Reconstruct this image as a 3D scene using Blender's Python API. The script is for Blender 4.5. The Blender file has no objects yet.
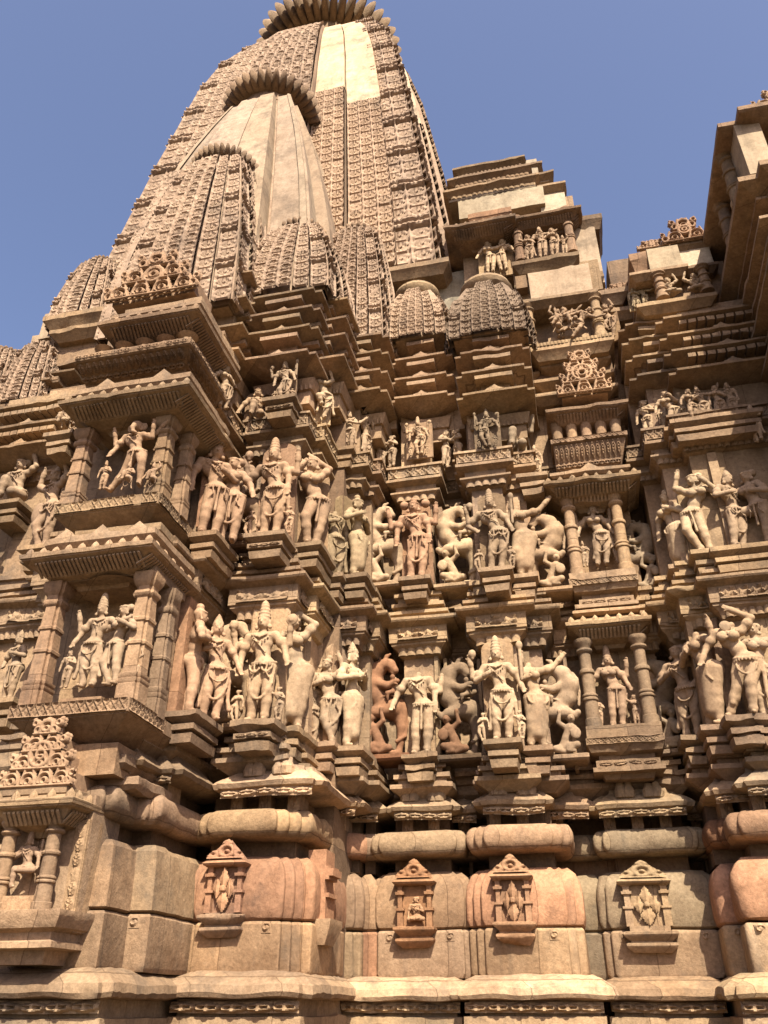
import bpy, math, random
import numpy as np
random.seed(7); rng = np.random.default_rng(7)
SC = bpy.context.scene
COL = SC.collection
# ------------------------------------------------------------------ camera model
F_PX = 830.0; PITCH = math.radians(31); YAW = math.radians(13); EYE = 1.6
_c, _s = math.cos(PITCH), math.sin(PITCH)
def ray(px, py):
    u = (px-384)/F_PX; v = (512-py)/F_PX
    fw = _c - v*_s; up = _s + v*_c
    return (-math.sin(YAW)*fw + math.cos(YAW)*u, math.cos(YAW)*fw + math.sin(YAW)*u, up)
def at(px, py, Y):
    """world point seen along a sight line where it meets the wall plane y = Y"""
    r = ray(px, py); t = Y/r[1]
    return (r[0]*t, Y, EYE + r[2]*t)
def ax(px, py, Y): return at(px, py, Y)[0]
def az(px, py, Y): return at(px, py, Y)[2]

# ------------------------------------------------------------------ noise
_K = rng.normal(size=(3, 10, 3)); _PH = rng.uniform(0, 6.28, size=(3, 10))
def wobble(P, amp, freq=9.0):
    P = np.asarray(P, float)
    out = np.zeros_like(P)
    for a in range(3):
        for i in range(10):
            out[:, a] += np.sin((P @ _K[a, i])*freq*(0.35 + 0.25*i) + _PH[a, i])/(1 + 0.25*i)
    return out*amp*0.3

# ------------------------------------------------------------------ object helpers
def link(o, parent=None):
    COL.objects.link(o)
    if parent is not None: o.parent = parent
    return o
def thing(name, label, cat, loc=(0, 0, 0), rz=0.0, scale=1.0, group=None):
    o = bpy.data.objects.new(name, None); o.empty_display_size = 0.1
    link(o); o.location = loc; o.rotation_euler = (0, 0, rz); o.scale = (scale,)*3
    o['label'] = label; o['category'] = cat
    if group: o['group'] = group
    return o
MAT = {}; TR = np.random.default_rng(11)
class MB:
    """collects geometry for ONE mesh object"""
    def __init__(self): self.v = []; self.f = []; self.n = 0
    def add(self, V, Fc):
        V = np.asarray(V, float).reshape(-1, 3)
        b = self.n
        self.v.append(V); self.n += len(V)
        self.f.extend([tuple(i + b for i in q) for q in Fc])
    def build(self, name, mat='stone', parent=None, tint=(1, 1, 1), noise=0.0035, sharp=32, label=None, nf=9.0):
        V = np.concatenate(self.v) if self.v else np.zeros((0, 3))
        if noise:
            if noise >= .0045:   # worn and chipped patches
                q = np.sin(V @ np.array([3.1, 2.3, 5.7])+1.3)+np.sin(V @ np.array([-4.3, 3.9, 2.2])+.4)+.8*np.sin(V @ np.array([9.1, -7.7, 8.3]))
                V = V + np.clip((q-.9)*1.3, 0, 1)[:, None]*wobble(V, .016, 26.0)
            V = V + wobble(V, noise, nf)
        me = bpy.data.meshes.new(name)
        me.from_pydata(V.tolist(), [], self.f)
        me.validate()
        me.polygons.foreach_set('use_smooth', [True]*len(me.polygons))
        if sharp is not None: me.set_sharp_from_angle(angle=math.radians(sharp))
        me.materials.append(MAT[mat])
        o = bpy.data.objects.new(name, me); link(o, parent)
        if mat in ('stone', 'plaster') and noise:
            g = TR.uniform(.86, 1.10); tint = (tint[0]*g*TR.uniform(.97, 1.03), tint[1]*g, tint[2]*g*TR.uniform(.95, 1.05))
        o.color = (*tint, 1)
        if label: o['label'] = label
        return o
def offset_poly(poly, d, closed):
    """mitre offset, outward is to the right-hand side of travel (left to right path facing -y)"""
    P = np.asarray(poly, float); n = len(P); out = []
    for i in range(n):
        ns = []
        for j in (i-1, i):
            if closed: a, b = P[j % n], P[(j+1) % n]
            else:
                if j < 0 or j >= n-1: continue
                a, b = P[j], P[j+1]
            t = (b-a)/max(np.hypot(*(b-a)), 1e-9); ns.append(np.array([t[1], -t[0]]))
        if len(ns) == 1: m = ns[0]
        else:
            m = ns[0]+ns[1]; m = m/max(0.25, (m @ m)/2)
        out.append(P[i] + m*d)
    return np.array(out)
def seg_counts(poly, closed, step):
    P = np.asarray(poly, float); n = len(P)
    return [max(1, int(round(np.hypot(*(P[(i+1) % n]-P[i]))/step))) for i in range(n if closed else n-1)]
def ring_points(Q, closed, counts, rad):
    """one ring: convex corners rounded by `rad`, straight runs cut into counts"""
    Q = [np.array(p, float) for p in Q]; n = len(Q); ent, ext = [], []; arcs = []
    for i in range(n):
        b = Q[i]; arc = [b]
        if rad is not None and (closed or 0 < i < n-1):
            a, c = Q[i-1], Q[(i+1) % n]; d1 = b-a; L1 = np.hypot(*d1); d2 = c-b; L2 = np.hypot(*d2)
            if L1 > 1e-6 and L2 > 1e-6:
                d1 = d1/L1; d2 = d2/L2; r = min(max(rad, .004), L1*.48, L2*.48)
                if d1[0]*d2[1]-d1[1]*d2[0] > .1:
                    cen = b-d1*r+d2*r
                    arc = [cen-d2*r*math.cos(t)+d1*r*math.sin(t) for t in np.linspace(0, math.pi/2, 5)]
                else: arc = [b]*5
            else: arc = [b]*5
        arcs.append(arc)
    out = []
    for i in range(n if closed else n-1):
        out += arcs[i]; a = arcs[i][-1]; b = arcs[(i+1) % n][0]; k = counts[i]
        out += [a+(b-a)*j/k for j in range(1, k)]
    if not closed: out += arcs[-1]
    return np.array(out)
def sweep(mb, poly, prof, closed=False, step=0.08, rad=0.0, cap=True):
    """profile [(outward offset, z)] carried round a plan polyline (bottom to top)"""
    counts = seg_counts(poly, closed, step); rings = []
    P = np.asarray(poly, float)
    for d, z in prof:
        o = ring_points(offset_poly(P, d, closed), closed, counts, rad+d if rad else None)
        rings.append(np.column_stack([o, np.full(len(o), z)]))
    n = len(rings[0])
    V = np.concatenate(rings); Fc = []; m = n if closed else n-1
    for r in range(len(prof)-1):
        for i in range(m):
            j = (i+1) % n
            Fc.append((r*n+i, r*n+j, (r+1)*n+j, (r+1)*n+i))
    if cap:
        Fc.append(tuple(range(n-1, -1, -1))); k = (len(prof)-1)*n
        Fc.append(tuple(range(k, k+n)))
    mb.add(V, Fc)
def rect(x0, x1, yf, yb): return [(x0, yb), (x0, yf), (x1, yf), (x1, yb)]
def steps(x0, x1, yf, yb, offs, sx=0.06, sy=0.05):
    """a bay front with `offs` small offsets back at either end"""
    L = [(x0, yb)]; R = [(x1, yb)]
    for k in range(offs, 0, -1):
        xa = x0 + (offs-k)*sx; ya = yf + k*sy
        L += [(xa, ya), (xa+sx, ya)]
        xb = x1 - (offs-k)*sx; R += [(xb, ya), (xb-sx, ya)]
    L.append((x0+offs*sx, yf)); R.append((x1-offs*sx, yf))
    return L + R[::-1]
def box(mb, x0, x1, y0, y1, z0, z1, step=0.1):
    sweep(mb, [(x0, y1), (x0, y0), (x1, y0), (x1, y1)], [(0, z0), (0, z1)], closed=True, step=step)
def lathe(mb, cx, cy, prof, n=16, ribs=0, amp=0.0, a0=0, a1=2*math.pi):
    full = abs(a1-a0-2*math.pi) < 1e-6
    m = n if full else n+1
    ang = a0 + (a1-a0)*np.arange(m)/n
    rings = []
    for r, z in prof:
        rr = r*(1 + amp*(np.abs(np.sin(ang*ribs/2))-0.6)) if ribs else np.full(m, r)
        rings.append(np.column_stack([cx+rr*np.cos(ang), cy+rr*np.sin(ang), np.full(m, z)]))
    Fc = []
    for k in range(len(prof)-1):
        for i in range(n):
            j = (i+1) % m
            Fc.append((k*m+i, k*m+j, (k+1)*m+j, (k+1)*m+i))
    Fc.append(tuple(range(m-1, -1, -1))); b = (len(prof)-1)*m; Fc.append(tuple(range(b, b+m)))
    mb.add(np.concatenate(rings), Fc)
def relief(mb, fn, nu, nv, hfn, depth, mask=None):
    """height-field carved on a patch; fn(U,V)->(points, normals) for U,V in 0..1; hfn(U,V)->0..1"""
    u = np.linspace(0, 1, nu+1); v = np.linspace(0, 1, nv+1)
    U, V = np.meshgrid(u, v, indexing='ij')
    P, N = fn(U.ravel(), V.ravel())
    H = hfn(U.ravel(), V.ravel())
    pts = P + N*(H*depth)[:, None]
    idx = np.arange((nu+1)*(nv+1)).reshape(nu+1, nv+1)
    a = idx[:-1, :-1]; b = idx[1:, :-1]; c = idx[1:, 1:]; d = idx[:-1, 1:]
    Q = np.stack([a, b, c, d], -1).reshape(-1, 4)
    if mask is not None:
        uc = (u[:-1]+u[1:])/2; vc = (v[:-1]+v[1:])/2
        UC, VC = np.meshgrid(uc, vc, indexing='ij'); Q = Q[mask(UC.ravel(), VC.ravel())]
    mb.add(pts, [tuple(q) for q in Q.tolist()])
def flat(O, U, V):
    O = np.array(O, float); U = np.array(U, float); V = np.array(V, float)
    N = np.cross(U, V); N /= np.linalg.norm(N)
    def fn(u, v):
        P = O + u[:, None]*U + v[:, None]*V
        return P, np.broadcast_to(N, P.shape)
    return fn
# --- carved patterns: tiles on the unit square
def sm(x, e=0.06): return 1/(1+np.exp(-np.clip(x/e*2.2, -30, 30)))
def tile_arch(u, v):
    x = u-0.5; y = v-0.36; r = np.hypot(x, y*0.9)
    h = sm(0.10-np.abs(r-0.30), .05)*(y > -0.16) + sm(0.09-r, .05)
    h = np.maximum(h, sm(0.07-v, .05)*0.55); h = np.maximum(h, 0.85*sm(0.08-np.abs(np.hypot(np.abs(x)-0.5, v-0.86)-0.17), .05))
    return np.clip(h, 0, 1)
def tile_arch2(u, v):
    x = u-0.5; y = v-0.45; r = np.hypot(x, y)
    h = sm(0.085-np.abs(r-0.34), .05)*(y > -0.22); h = np.maximum(h, 0.9*sm(0.075-np.abs(np.hypot(x, y+0.05)-0.13), .04))
    h = np.maximum(h, sm(0.08-v, .05)*0.6)
    h = np.maximum(h, 0.9*sm(.11-np.hypot(np.abs(x)-.46, v-.9), .05))
    return np.clip(h, 0, 1)
def tile_lattice(u, v):
    x = np.abs(u-0.5); y = v
    h = sm(0.09-np.abs(x*1.6-np.abs(y-0.5)*1.5+0.0), .05)
    h = np.maximum(h, sm(.08-y, .03)); h = np.maximum(h, sm(y-.92, .03)); h = np.maximum(h, .8*sm(.1-np.hypot(x-.5, y-.5), .05))
    return np.clip(h, 0, 1)
def tile_lotus(u, v):
    x = u-0.5; r = np.hypot(x, v-.05); th = np.arctan2(x, v-.05+1e-6)
    pet = np.abs(np.cos(th*4.0))
    h = sm(pet*0.55+.12-r, .08)*sm(r-.08, .05)
    h = np.maximum(h, sm(.1-r, .04)); h = np.maximum(h, .9*sm(.10-np.hypot(np.abs(x)-.45, v-.78), .05))
    return np.clip(h, 0, 1)
def tile_leaf(u, v):
    x = u-.5
    h = sm(.42*np.sin(np.clip(v, 0, 1)*3.14159)**.8*0.9-np.abs(x), .06)*(0.55+.45*sm(np.abs(x)-.05, .04))
    return np.clip(h*(0.7+.3*np.cos(v*40+np.abs(x)*18)), 0, 1)
def tile_scroll(u, v):
    x = u-.5; y = v-.5
    h = 0.9*sm(.09-np.abs(np.hypot(x+.2, y)-.2), .05); h = np.maximum(h, .9*sm(.09-np.abs(np.hypot(x-.2, y)-.2), .05))
    h = np.maximum(h, sm(.13-np.hypot(x, y+.25), .05)); h = np.maximum(h, sm(.1-np.hypot(x, y-.3), .05))
    return np.clip(h, 0, 1)
def tile_flute(u, v):
    return np.clip(np.abs(np.sin(u*np.pi))**.6*(0.55+.45*sm(.9-v, .05)), 0, 1)
def tile_swirl(u, v):
    x = u-.5; y = v-.45; r = np.hypot(x, y); th = np.arctan2(y, x)
    h = sm(np.sin(th+r*22)*.12, .06)*sm(.42-r, .05); h = np.maximum(h, sm(.07-v, .03)); h = np.maximum(h, sm(v-.9, .03))
    return np.clip(h, 0, 1)
def tile_lace(u, v):
    x = u-.5; y = v-.40; r = np.hypot(x, y)
    hole = sm(.115-r, .045)
    hole = np.maximum(hole, sm(.055-np.abs(r-.285), .035)*(y > -.12))
    hole = np.maximum(hole, sm(.10-np.hypot(np.abs(x)-.40, v-.88), .04)); hole = np.maximum(hole, sm(.06-np.hypot(np.abs(x)-.33, v-.12), .04))
    hole = np.maximum(hole, .7*sm(.05-np.abs(v-.03), .03))
    return np.clip(1-hole, 0, 1)
def tile_lace2(u, v):
    x = u-.5; y = v-.5
    hole = sm(.10-np.hypot(x, y*1.0), .04)
    hole = np.maximum(hole, sm(.055-np.abs(np.abs(x)*1.15+np.abs(y)-.36), .035)*sm(np.abs(x)-.06, .03))
    hole = np.maximum(hole, sm(.08-np.hypot(np.abs(x)-.42, np.abs(y)-.40), .04)); hole = np.maximum(hole, .8*sm(.05-np.abs(v-.02), .03))
    return np.clip(1-hole, 0, 1)
def tile_curl(u, v):
    x = u-.5; y = v-.5; r = np.hypot(x, y); th = np.arctan2(y, x)
    return np.clip(sm(np.sin(th+r*16)*.12, .06)*sm(.40-r, .05), 0, 1)
def tiled(tile, nx, ny, stagger=0.0, jit=0.0, seed=1):
    J = np.random.default_rng(seed).normal(size=(64, 64))
    def h(u, v):
        a = u*nx; b = v*ny; row = np.clip(np.floor(b), 0, ny-1)
        a = a + stagger*(row % 2)
        fx = a-np.floor(a); fy = np.clip(b-row, 0, 1)
        j = J[np.floor(a).astype(int) % 64, row.astype(int) % 64]
        return np.clip(tile(fx, fy)*(1 - jit*np.abs(j)), 0, 1)
    return h
def band(mb, x0, x1, y, z0, z1, tile, n, depth=0.02, q=10, rows=1, side=None):
    """a strip of carving on a wall plane; side: ('L'|'R') puts it on a plane x = y instead"""
    if side is None: fn = flat((x0, y, z0), (x1-x0, 0, 0), (0, 0, z1-z0))
    elif side == 'R': fn = flat((y, x0, z0), (0, x1-x0, 0), (0, 0, z1-z0))
    else: fn = flat((y, x1, z0), (0, x0-x1, 0), (0, 0, z1-z0))
    relief(mb, fn, n*q, rows*q, tiled(tile, n, rows, 0, .28, n+int(abs(x0)*31)), depth)
# ------------------------------------------------------------------ materials
def stone(name, base_a, base_b, grain=0.35, bump=0.25, brick=None, stain=0.35, rough=0.88):
    m = bpy.data.materials.new(name); m.use_nodes = True; nt = m.node_tree; nt.nodes.clear()
    N = lambda t, **kw: nt.nodes.new(t)
    out = N('ShaderNodeOutputMaterial'); bs = N('ShaderNodeBsdfPrincipled'); nt.links.new(bs.outputs[0], out.inputs[0])
    bs.inputs['Roughness'].default_value = rough; bs.inputs['Specular IOR Level'].default_value = 0.18
    geo = N('ShaderNodeNewGeometry'); info = N('ShaderNodeObjectInfo')
    def noise(scale, detail=4, rough=.6, vec=None):
        n = N('ShaderNodeTexNoise'); n.inputs['Scale'].default_value = scale; n.inputs['Detail'].default_value = detail; n.inputs['Roughness'].default_value = rough
        nt.links.new(vec or geo.outputs['Position'], n.inputs['Vector']); return n.outputs['Fac']
    def ramp(fac, p0, c0, p1, c1):
        r = N('ShaderNodeValToRGB'); r.color_ramp.elements[0].position = p0; r.color_ramp.elements[0].color = (*c0, 1)
        r.color_ramp.elements[1].position = p1; r.color_ramp.elements[1].color = (*c1, 1); nt.links.new(fac, r.inputs[0]); return r.outputs[0]
    def mix(a, b, fac, mode='MIX'):
        x = N('ShaderNodeMix'); x.data_type = 'RGBA'; x.blend_type = mode
        for s_, i in ((fac, 0), (a, 6), (b, 7)):
            if isinstance(s_, (int, float)): x.inputs[i].default_value = s_
            elif isinstance(s_, tuple): x.inputs[i].default_value = (*s_, 1)
            else: nt.links.new(s_, x.inputs[i])
        return x.outputs[2]
    col = ramp(noise(1.1, 5), .36, base_a, .66, base_b)
    g = ramp(noise(38, 6, .7), .3, (1-grain,)*3, .72, (1+grain*.35,)*3)
    col = mix(col, g, 1.0, 'MULTIPLY')
    g2 = ramp(noise(7, 7, .75), .33, (.72, .68, .65), .60, (1.08, 1.08, 1.08)); col = mix(col, g2, .9, 'MULTIPLY')
    pt = ramp(noise(55, 3, .6), .62, (1, 1, 1), .72, (.55, .5, .46)); col = mix(col, pt, .55, 'MULTIPLY')
    hsrc = None
    if brick:
        sx = N('ShaderNodeSeparateXYZ'); nt.links.new(geo.outputs['Position'], sx.inputs[0])
        ad = N('ShaderNodeMath'); ad.operation = 'ADD'; nt.links.new(sx.outputs[0], ad.inputs[0]); nt.links.new(sx.outputs[1], ad.inputs[1])
        cb = N('ShaderNodeCombineXYZ'); nt.links.new(ad.outputs[0], cb.inputs[0]); nt.links.new(sx.outputs[2], cb.inputs[1])
        wv = N('ShaderNodeVectorMath'); wv.operation = 'ADD'
        wn = N('ShaderNodeTexNoise'); wn.inputs['Scale'].default_value = 6; nt.links.new(geo.outputs['Position'], wn.inputs['Vector'])
        wm = N('ShaderNodeVectorMath'); wm.operation = 'SCALE'; wm.inputs[3].default_value = .025; nt.links.new(wn.outputs['Color'], wm.inputs[0])
        nt.links.new(cb.outputs[0], wv.inputs[0]); nt.links.new(wm.outputs[0], wv.inputs[1])
        bk = N('ShaderNodeTexBrick'); nt.links.new(wv.outputs[0], bk.inputs['Vector'])
        bk.inputs['Scale'].default_value = 1; bk.inputs['Brick Width'].default_value = brick[0]; bk.inputs['Row Height'].default_value = brick[1]
        bk.inputs['Mortar Size'].default_value = .0035; bk.inputs['Mortar Smooth'].default_value = .3; bk.inputs['Bias'].default_value = 0
        bk.inputs['Color1'].default_value = (.72, .69, .69, 1); bk.inputs['Color2'].default_value = (1.18, 1.13, 1.06, 1); bk.inputs['Mortar'].default_value = (.50, .44, .40, 1)
        col = mix(col, bk.outputs['Color'], .85, 'MULTIPLY'); hsrc = bk.outputs['Fac']
    # rain streaks down the faces
    mp = N('ShaderNodeMapping'); mp.inputs['Scale'].default_value = (5, 5, .55); nt.links.new(geo.outputs['Position'], mp.inputs[0])
    sk = ramp(noise(1.6, 6, .65, mp.outputs[0]), .54, (0, 0, 0), .74, (1, 1, 1)); ks = N('ShaderNodeMath'); ks.operation = 'MULTIPLY'; ks.inputs[1].default_value = stain*.75; nt.links.new(sk, ks.inputs[0])
    col = mix(col, (.07, .057, .046), ks.outputs[0])
    # patches of old lichen and soot, a shape of their own
    st = ramp(noise(1.7, 8, .72), .52, (0, 0, 0), .68, (1, 1, 1))
    k = N('ShaderNodeMath'); k.operation = 'MULTIPLY'; k.inputs[1].default_value = stain; nt.links.new(st, k.inputs[0])
    col = mix(col, (.065, .054, .045), k.outputs[0])
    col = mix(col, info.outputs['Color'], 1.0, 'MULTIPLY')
    nt.links.new(col, bs.inputs['Base Color'])
    b1 = N('ShaderNodeBump'); b1.inputs['Strength'].default_value = bump; b1.inputs['Distance'].default_value = .02; nt.links.new(noise(16, 8, .68), b1.inputs['Height'])
    b2 = N('ShaderNodeBump'); b2.inputs['Strength'].default_value = bump*.9; b2.inputs['Distance'].default_value = .005; nt.links.new(noise(85, 4, .7), b2.inputs['Height'])
    nt.links.new(b1.outputs[0], b2.inputs['Normal']); last = b2
    if hsrc is not None:
        b3 = N('ShaderNodeBump'); b3.invert = True; b3.inputs['Strength'].default_value = .6; b3.inputs['Distance'].default_value = .006; nt.links.new(hsrc, b3.inputs['Height']); nt.links.new(b2.outputs[0], b3.inputs['Normal']); last = b3
    nt.links.new(last.outputs[0], bs.inputs['Normal'])
    MAT[name] = m
stone('stone', (.232, .160, .102), (.320, .228, .145), brick=(.62, .9), bump=.45, stain=.62)
stone('carved', (.268, .187, .122), (.345, .250, .162), bump=.22, grain=.28, stain=.5)
stone('lace', (.27, .195, .138), (.35, .26, .185), bump=.2, grain=.25, stain=.4)
stone('plaster', (.40, .325, .235), (.50, .42, .31), bump=.18, grain=.2, stain=.6)
stone('paving', (.085, .068, .04), (.11, .09, .055), brick=(.9, .9), stain=.3)  # unseen ground, colour darkened so less light bounces up onto the temple

# ------------------------------------------------------------------ light, sky, camera
SUN_AZ, SUN_EL = math.radians(24), math.radians(48)   # to the right of the facade's normal
sd = (math.sin(SUN_AZ)*math.cos(SUN_EL), -math.cos(SUN_AZ)*math.cos(SUN_EL), math.sin(SUN_EL))
W = bpy.data.worlds.new('World'); SC.world = W; W.use_nodes = True
nt = W.node_tree; bg = nt.nodes['Background']; sky = nt.nodes.new('ShaderNodeTexSky')
sky.sky_type = 'NISHITA'; sky.sun_disc = False; sky.sun_elevation = SUN_EL; sky.sun_rotation = math.pi-SUN_AZ
sky.air_density = 1.0; sky.dust_density = 3.5; sky.ozone_density = 1.0
tm = nt.nodes.new('ShaderNodeMix'); tm.data_type = 'RGBA'; tm.blend_type = 'MULTIPLY'; tm.inputs[0].default_value = 1; tm.inputs[7].default_value = (1.04, .98, 1.07, 1)
nt.links.new(sky.outputs[0], tm.inputs[6]); nt.links.new(tm.outputs[2], bg.inputs[0]); bg.inputs[1].default_value = 0.083
sl = bpy.data.lights.new('sun', 'SUN'); sl.energy = 5.0; sl.angle = math.radians(.53); sl.color = (1.0, .92, .765)
so = bpy.data.objects.new('sun', sl); link(so); so.location = (6, -10, 30)
from mathutils import Vector, Matrix
so.rotation_euler = Vector(sd).to_track_quat('Z', 'Y').to_euler()
cam = bpy.data.cameras.new('camera'); cam.sensor_fit = 'VERTICAL'; cam.sensor_height = 24; cam.lens = 24*F_PX/1024; cam.clip_end = 2000; cam.clip_start = .05
co = bpy.data.objects.new('camera', cam); link(co); co.location = (0, 0, EYE)
co.rotation_euler = (math.pi/2+PITCH, 0, YAW); SC.camera = co
SC.view_settings.view_transform = 'Standard'; SC.view_settings.look = 'None'; SC.view_settings.exposure = 1.36; SC.view_settings.gamma = 1
SC.render.engine = 'CYCLES'; SC.cycles.max_bounces = 8; SC.cycles.diffuse_bounces = 4; SC.cycles.use_denoising = True
# ------------------------------------------------------------------ carved figures: implicit bodies, one continuous surface each
class Sdf:
    def __init__(self): self.p = []
    def cap(self, a, b, ra, rb=None, k=0.02):
        self.p.append(('c', np.array(a, float), np.array(b, float), ra, ra if rb is None else rb, k))
    def ell(self, c, r, k=0.02, R=None):
        self.p.append(('e', np.array(c, float), np.array(r, float), np.eye(3) if R is None else R, None, k))
    def boxr(self, c, r, rnd=0.01, k=0.008, R=None):
        self.p.append(('b', np.array(c, float), np.array(r, float), np.eye(3) if R is None else R, rnd, k))
    def chain(self, pts, r, k=0.012):
        for i in range(len(pts)-1):
            ra = r[i] if hasattr(r, '__len__') else r; rb = r[i+1] if hasattr(r, '__len__') else r
            self.cap(pts[i], pts[i+1], ra, rb, k)
    def bounds(self, q):
        if q[0] == 'c':
            r = max(q[3], q[4]); return np.minimum(q[1], q[2])-r, np.maximum(q[1], q[2])+r
        m = np.max(q[2]) if not np.allclose(q[3], np.eye(3)) else q[2]
        return q[1]-m, q[1]+m
    def mesh(self, h=0.0105):
        B = [self.bounds(q) for q in self.p]
        lo = np.min([b[0] for b in B], 0)-3*h; hi = np.max([b[1] for b in B], 0)+3*h
        n = np.ceil((hi-lo)/h).astype(int)+1
        D = np.full(n, 0.5, np.float32)
        axs = [lo[i]+h*np.arange(n[i]) for i in range(3)]
        for q, (bl, bh) in zip(self.p, B):
            k = q[5]; m = k+2.5*h
            i0 = np.clip(np.floor((bl-m-lo)/h).astype(int), 0, n-1); i1 = np.clip(np.ceil((bh+m-lo)/h).astype(int)+1, 1, n)
            X = axs[0][i0[0]:i1[0], None, None]; Y = axs[1][None, i0[1]:i1[1], None]; Z = axs[2][None, None, i0[2]:i1[2]]
            if q[0] == 'c':
                a, b, ra, rb = q[1:5]; ba = b-a; L = max(ba @ ba, 1e-9)
                t = np.clip(((X-a[0])*ba[0]+(Y-a[1])*ba[1]+(Z-a[2])*ba[2])/L, 0, 1)
                d = np.sqrt((X-a[0]-ba[0]*t)**2+(Y-a[1]-ba[1]*t)**2+(Z-a[2]-ba[2]*t)**2)-(ra+(rb-ra)*t)
            else:
                c, r, R = q[1], q[2], q[3]
                x, y, z = X-c[0], Y-c[1], Z-c[2]
                lx = x*R[0, 0]+y*R[1, 0]+z*R[2, 0]; ly = x*R[0, 1]+y*R[1, 1]+z*R[2, 1]; lz = x*R[0, 2]+y*R[1, 2]+z*R[2, 2]
                if q[0] == 'e':
                    k0 = np.sqrt((lx/r[0])**2+(ly/r[1])**2+(lz/r[2])**2)
                    k1 = np.sqrt((lx/r[0]**2)**2+(ly/r[1]**2)**2+(lz/r[2]**2)**2)+1e-9
                    d = k0*(k0-1)/k1
                else:
                    rn = q[4]
                    qx, qy, qz = np.abs(lx)-r[0]+rn, np.abs(ly)-r[1]+rn, np.abs(lz)-r[2]+rn
                    d = np.sqrt(np.maximum(qx, 0)**2+np.maximum(qy, 0)**2+np.maximum(qz, 0)**2)+np.minimum(np.maximum(qx, np.maximum(qy, qz)), 0)-rn
            S = D[i0[0]:i1[0], i0[1]:i1[1], i0[2]:i1[2]]
            hh = np.clip(0.5+0.5*(S-d)/k, 0, 1)
            D[i0[0]:i1[0], i0[1]:i1[1], i0[2]:i1[2]] = S+(d-S)*hh-k*hh*(1-hh)
        return surface_net(D, lo, h)
def surface_net(D, lo, h):
    n = D.shape; ins = D < 0
    cnt = np.zeros(tuple(m-1 for m in n), np.int8)
    C = [(a, b, c) for a in (0, 1) for b in (0, 1) for c in (0, 1)]
    sl = lambda o: tuple(slice(o[i], n[i]-1+o[i]) for i in range(3))
    for o in C: cnt += ins[sl(o)]
    act = np.argwhere((cnt > 0) & (cnt < 8))
    idx = np.full(cnt.shape, -1, np.int32); idx[tuple(act.T)] = np.arange(len(act))
    acc = np.zeros((len(act), 3)); w = np.zeros(len(act))
    vals = {o: D[act[:, 0]+o[0], act[:, 1]+o[1], act[:, 2]+o[2]].astype(float) for o in C}
    for o in C:
        for a in range(3):
            if o[a]: continue
            p = list(o); p[a] = 1; v0, v1 = vals[o], vals[tuple(p)]
            m = (v0 < 0) != (v1 < 0)
            t = np.where(m, v0/np.where(m, v0-v1, 1), 0)
            P = np.array(o, float)+np.zeros((len(act), 3)); P[:, a] = t
            acc += P*m[:, None]; w += m
    V = lo+(act+acc/w[:, None])*h
    Fc = []
    for a in range(3):
        b, c = (a+1) % 3, (a+2) % 3
        s0 = [slice(None)]*3; s1 = [slice(None)]*3; s0[a] = slice(0, n[a]-1); s1[a] = slice(1, n[a])
        A, Bm = ins[tuple(s0)], ins[tuple(s1)]
        e = np.argwhere(A != Bm)
        ok = (e[:, b] > 0) & (e[:, c] > 0) & (e[:, b] < n[b]-1) & (e[:, c] < n[c]-1); e = e[ok]
        flip = A[tuple(e.T)]
        def cell(db, dc):
            g = e.copy(); g[:, b] += db; g[:, c] += dc; return idx[tuple(g.T)]
        q = np.stack([cell(-1, -1), cell(0, -1), cell(0, 0), cell(-1, 0)], 1)
        q[~flip] = q[~flip][:, ::-1]
        Fc.append(q)
    return V, np.concatenate(Fc)
def rotz(a): return np.array([[math.cos(a), -math.sin(a), 0], [math.sin(a), math.cos(a), 0], [0, 0, 1]])
def roty(a): return np.array([[math.cos(a), 0, math.sin(a)], [0, 1, 0], [-math.sin(a), 0, math.cos(a)]])
def rotx(a): return np.array([[1, 0, 0], [0, math.cos(a), -math.sin(a)], [0, math.sin(a), math.cos(a)]])
# arm presets: (elbow, hand) for the figure's +x arm relative to the shoulder; mirrored for the other
ARM = {
 'down': ((.05, .0, -.15), (.055, -.03, -.30)), 'hip': ((.13, .03, -.13), (.03, -.06, -.25)),
 'chest': ((.085, -.02, -.14), (-.05, -.10, -.10)), 'breast': ((.09, -.01, -.13), (-.02, -.11, -.06)),
 'up': ((.10, -.02, .07), (.05, -.04, .22)), 'overhead': ((.09, .0, .12), (-.08, -.02, .21)),
 'raised': ((.12, -.02, -.07), (.14, -.06, .09)), 'out': ((.13, -.02, -.10), (.20, -.08, -.02)),
 'face': ((.11, -.04, -.10), (-.02, -.11, .06)), 'fwd': ((.06, -.07, -.12), (.03, -.18, -.09)),
 'low': ((.09, .0, -.13), (.13, -.05, -.26)), 'embrace': ((.12, -.05, -.08), (.24, -.07, -.03)),
 'back': ((.10, .07, -.12), (.0, .09, -.16)), 'upout': ((.14, .0, .04), (.24, -.02, .15)),
}
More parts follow.
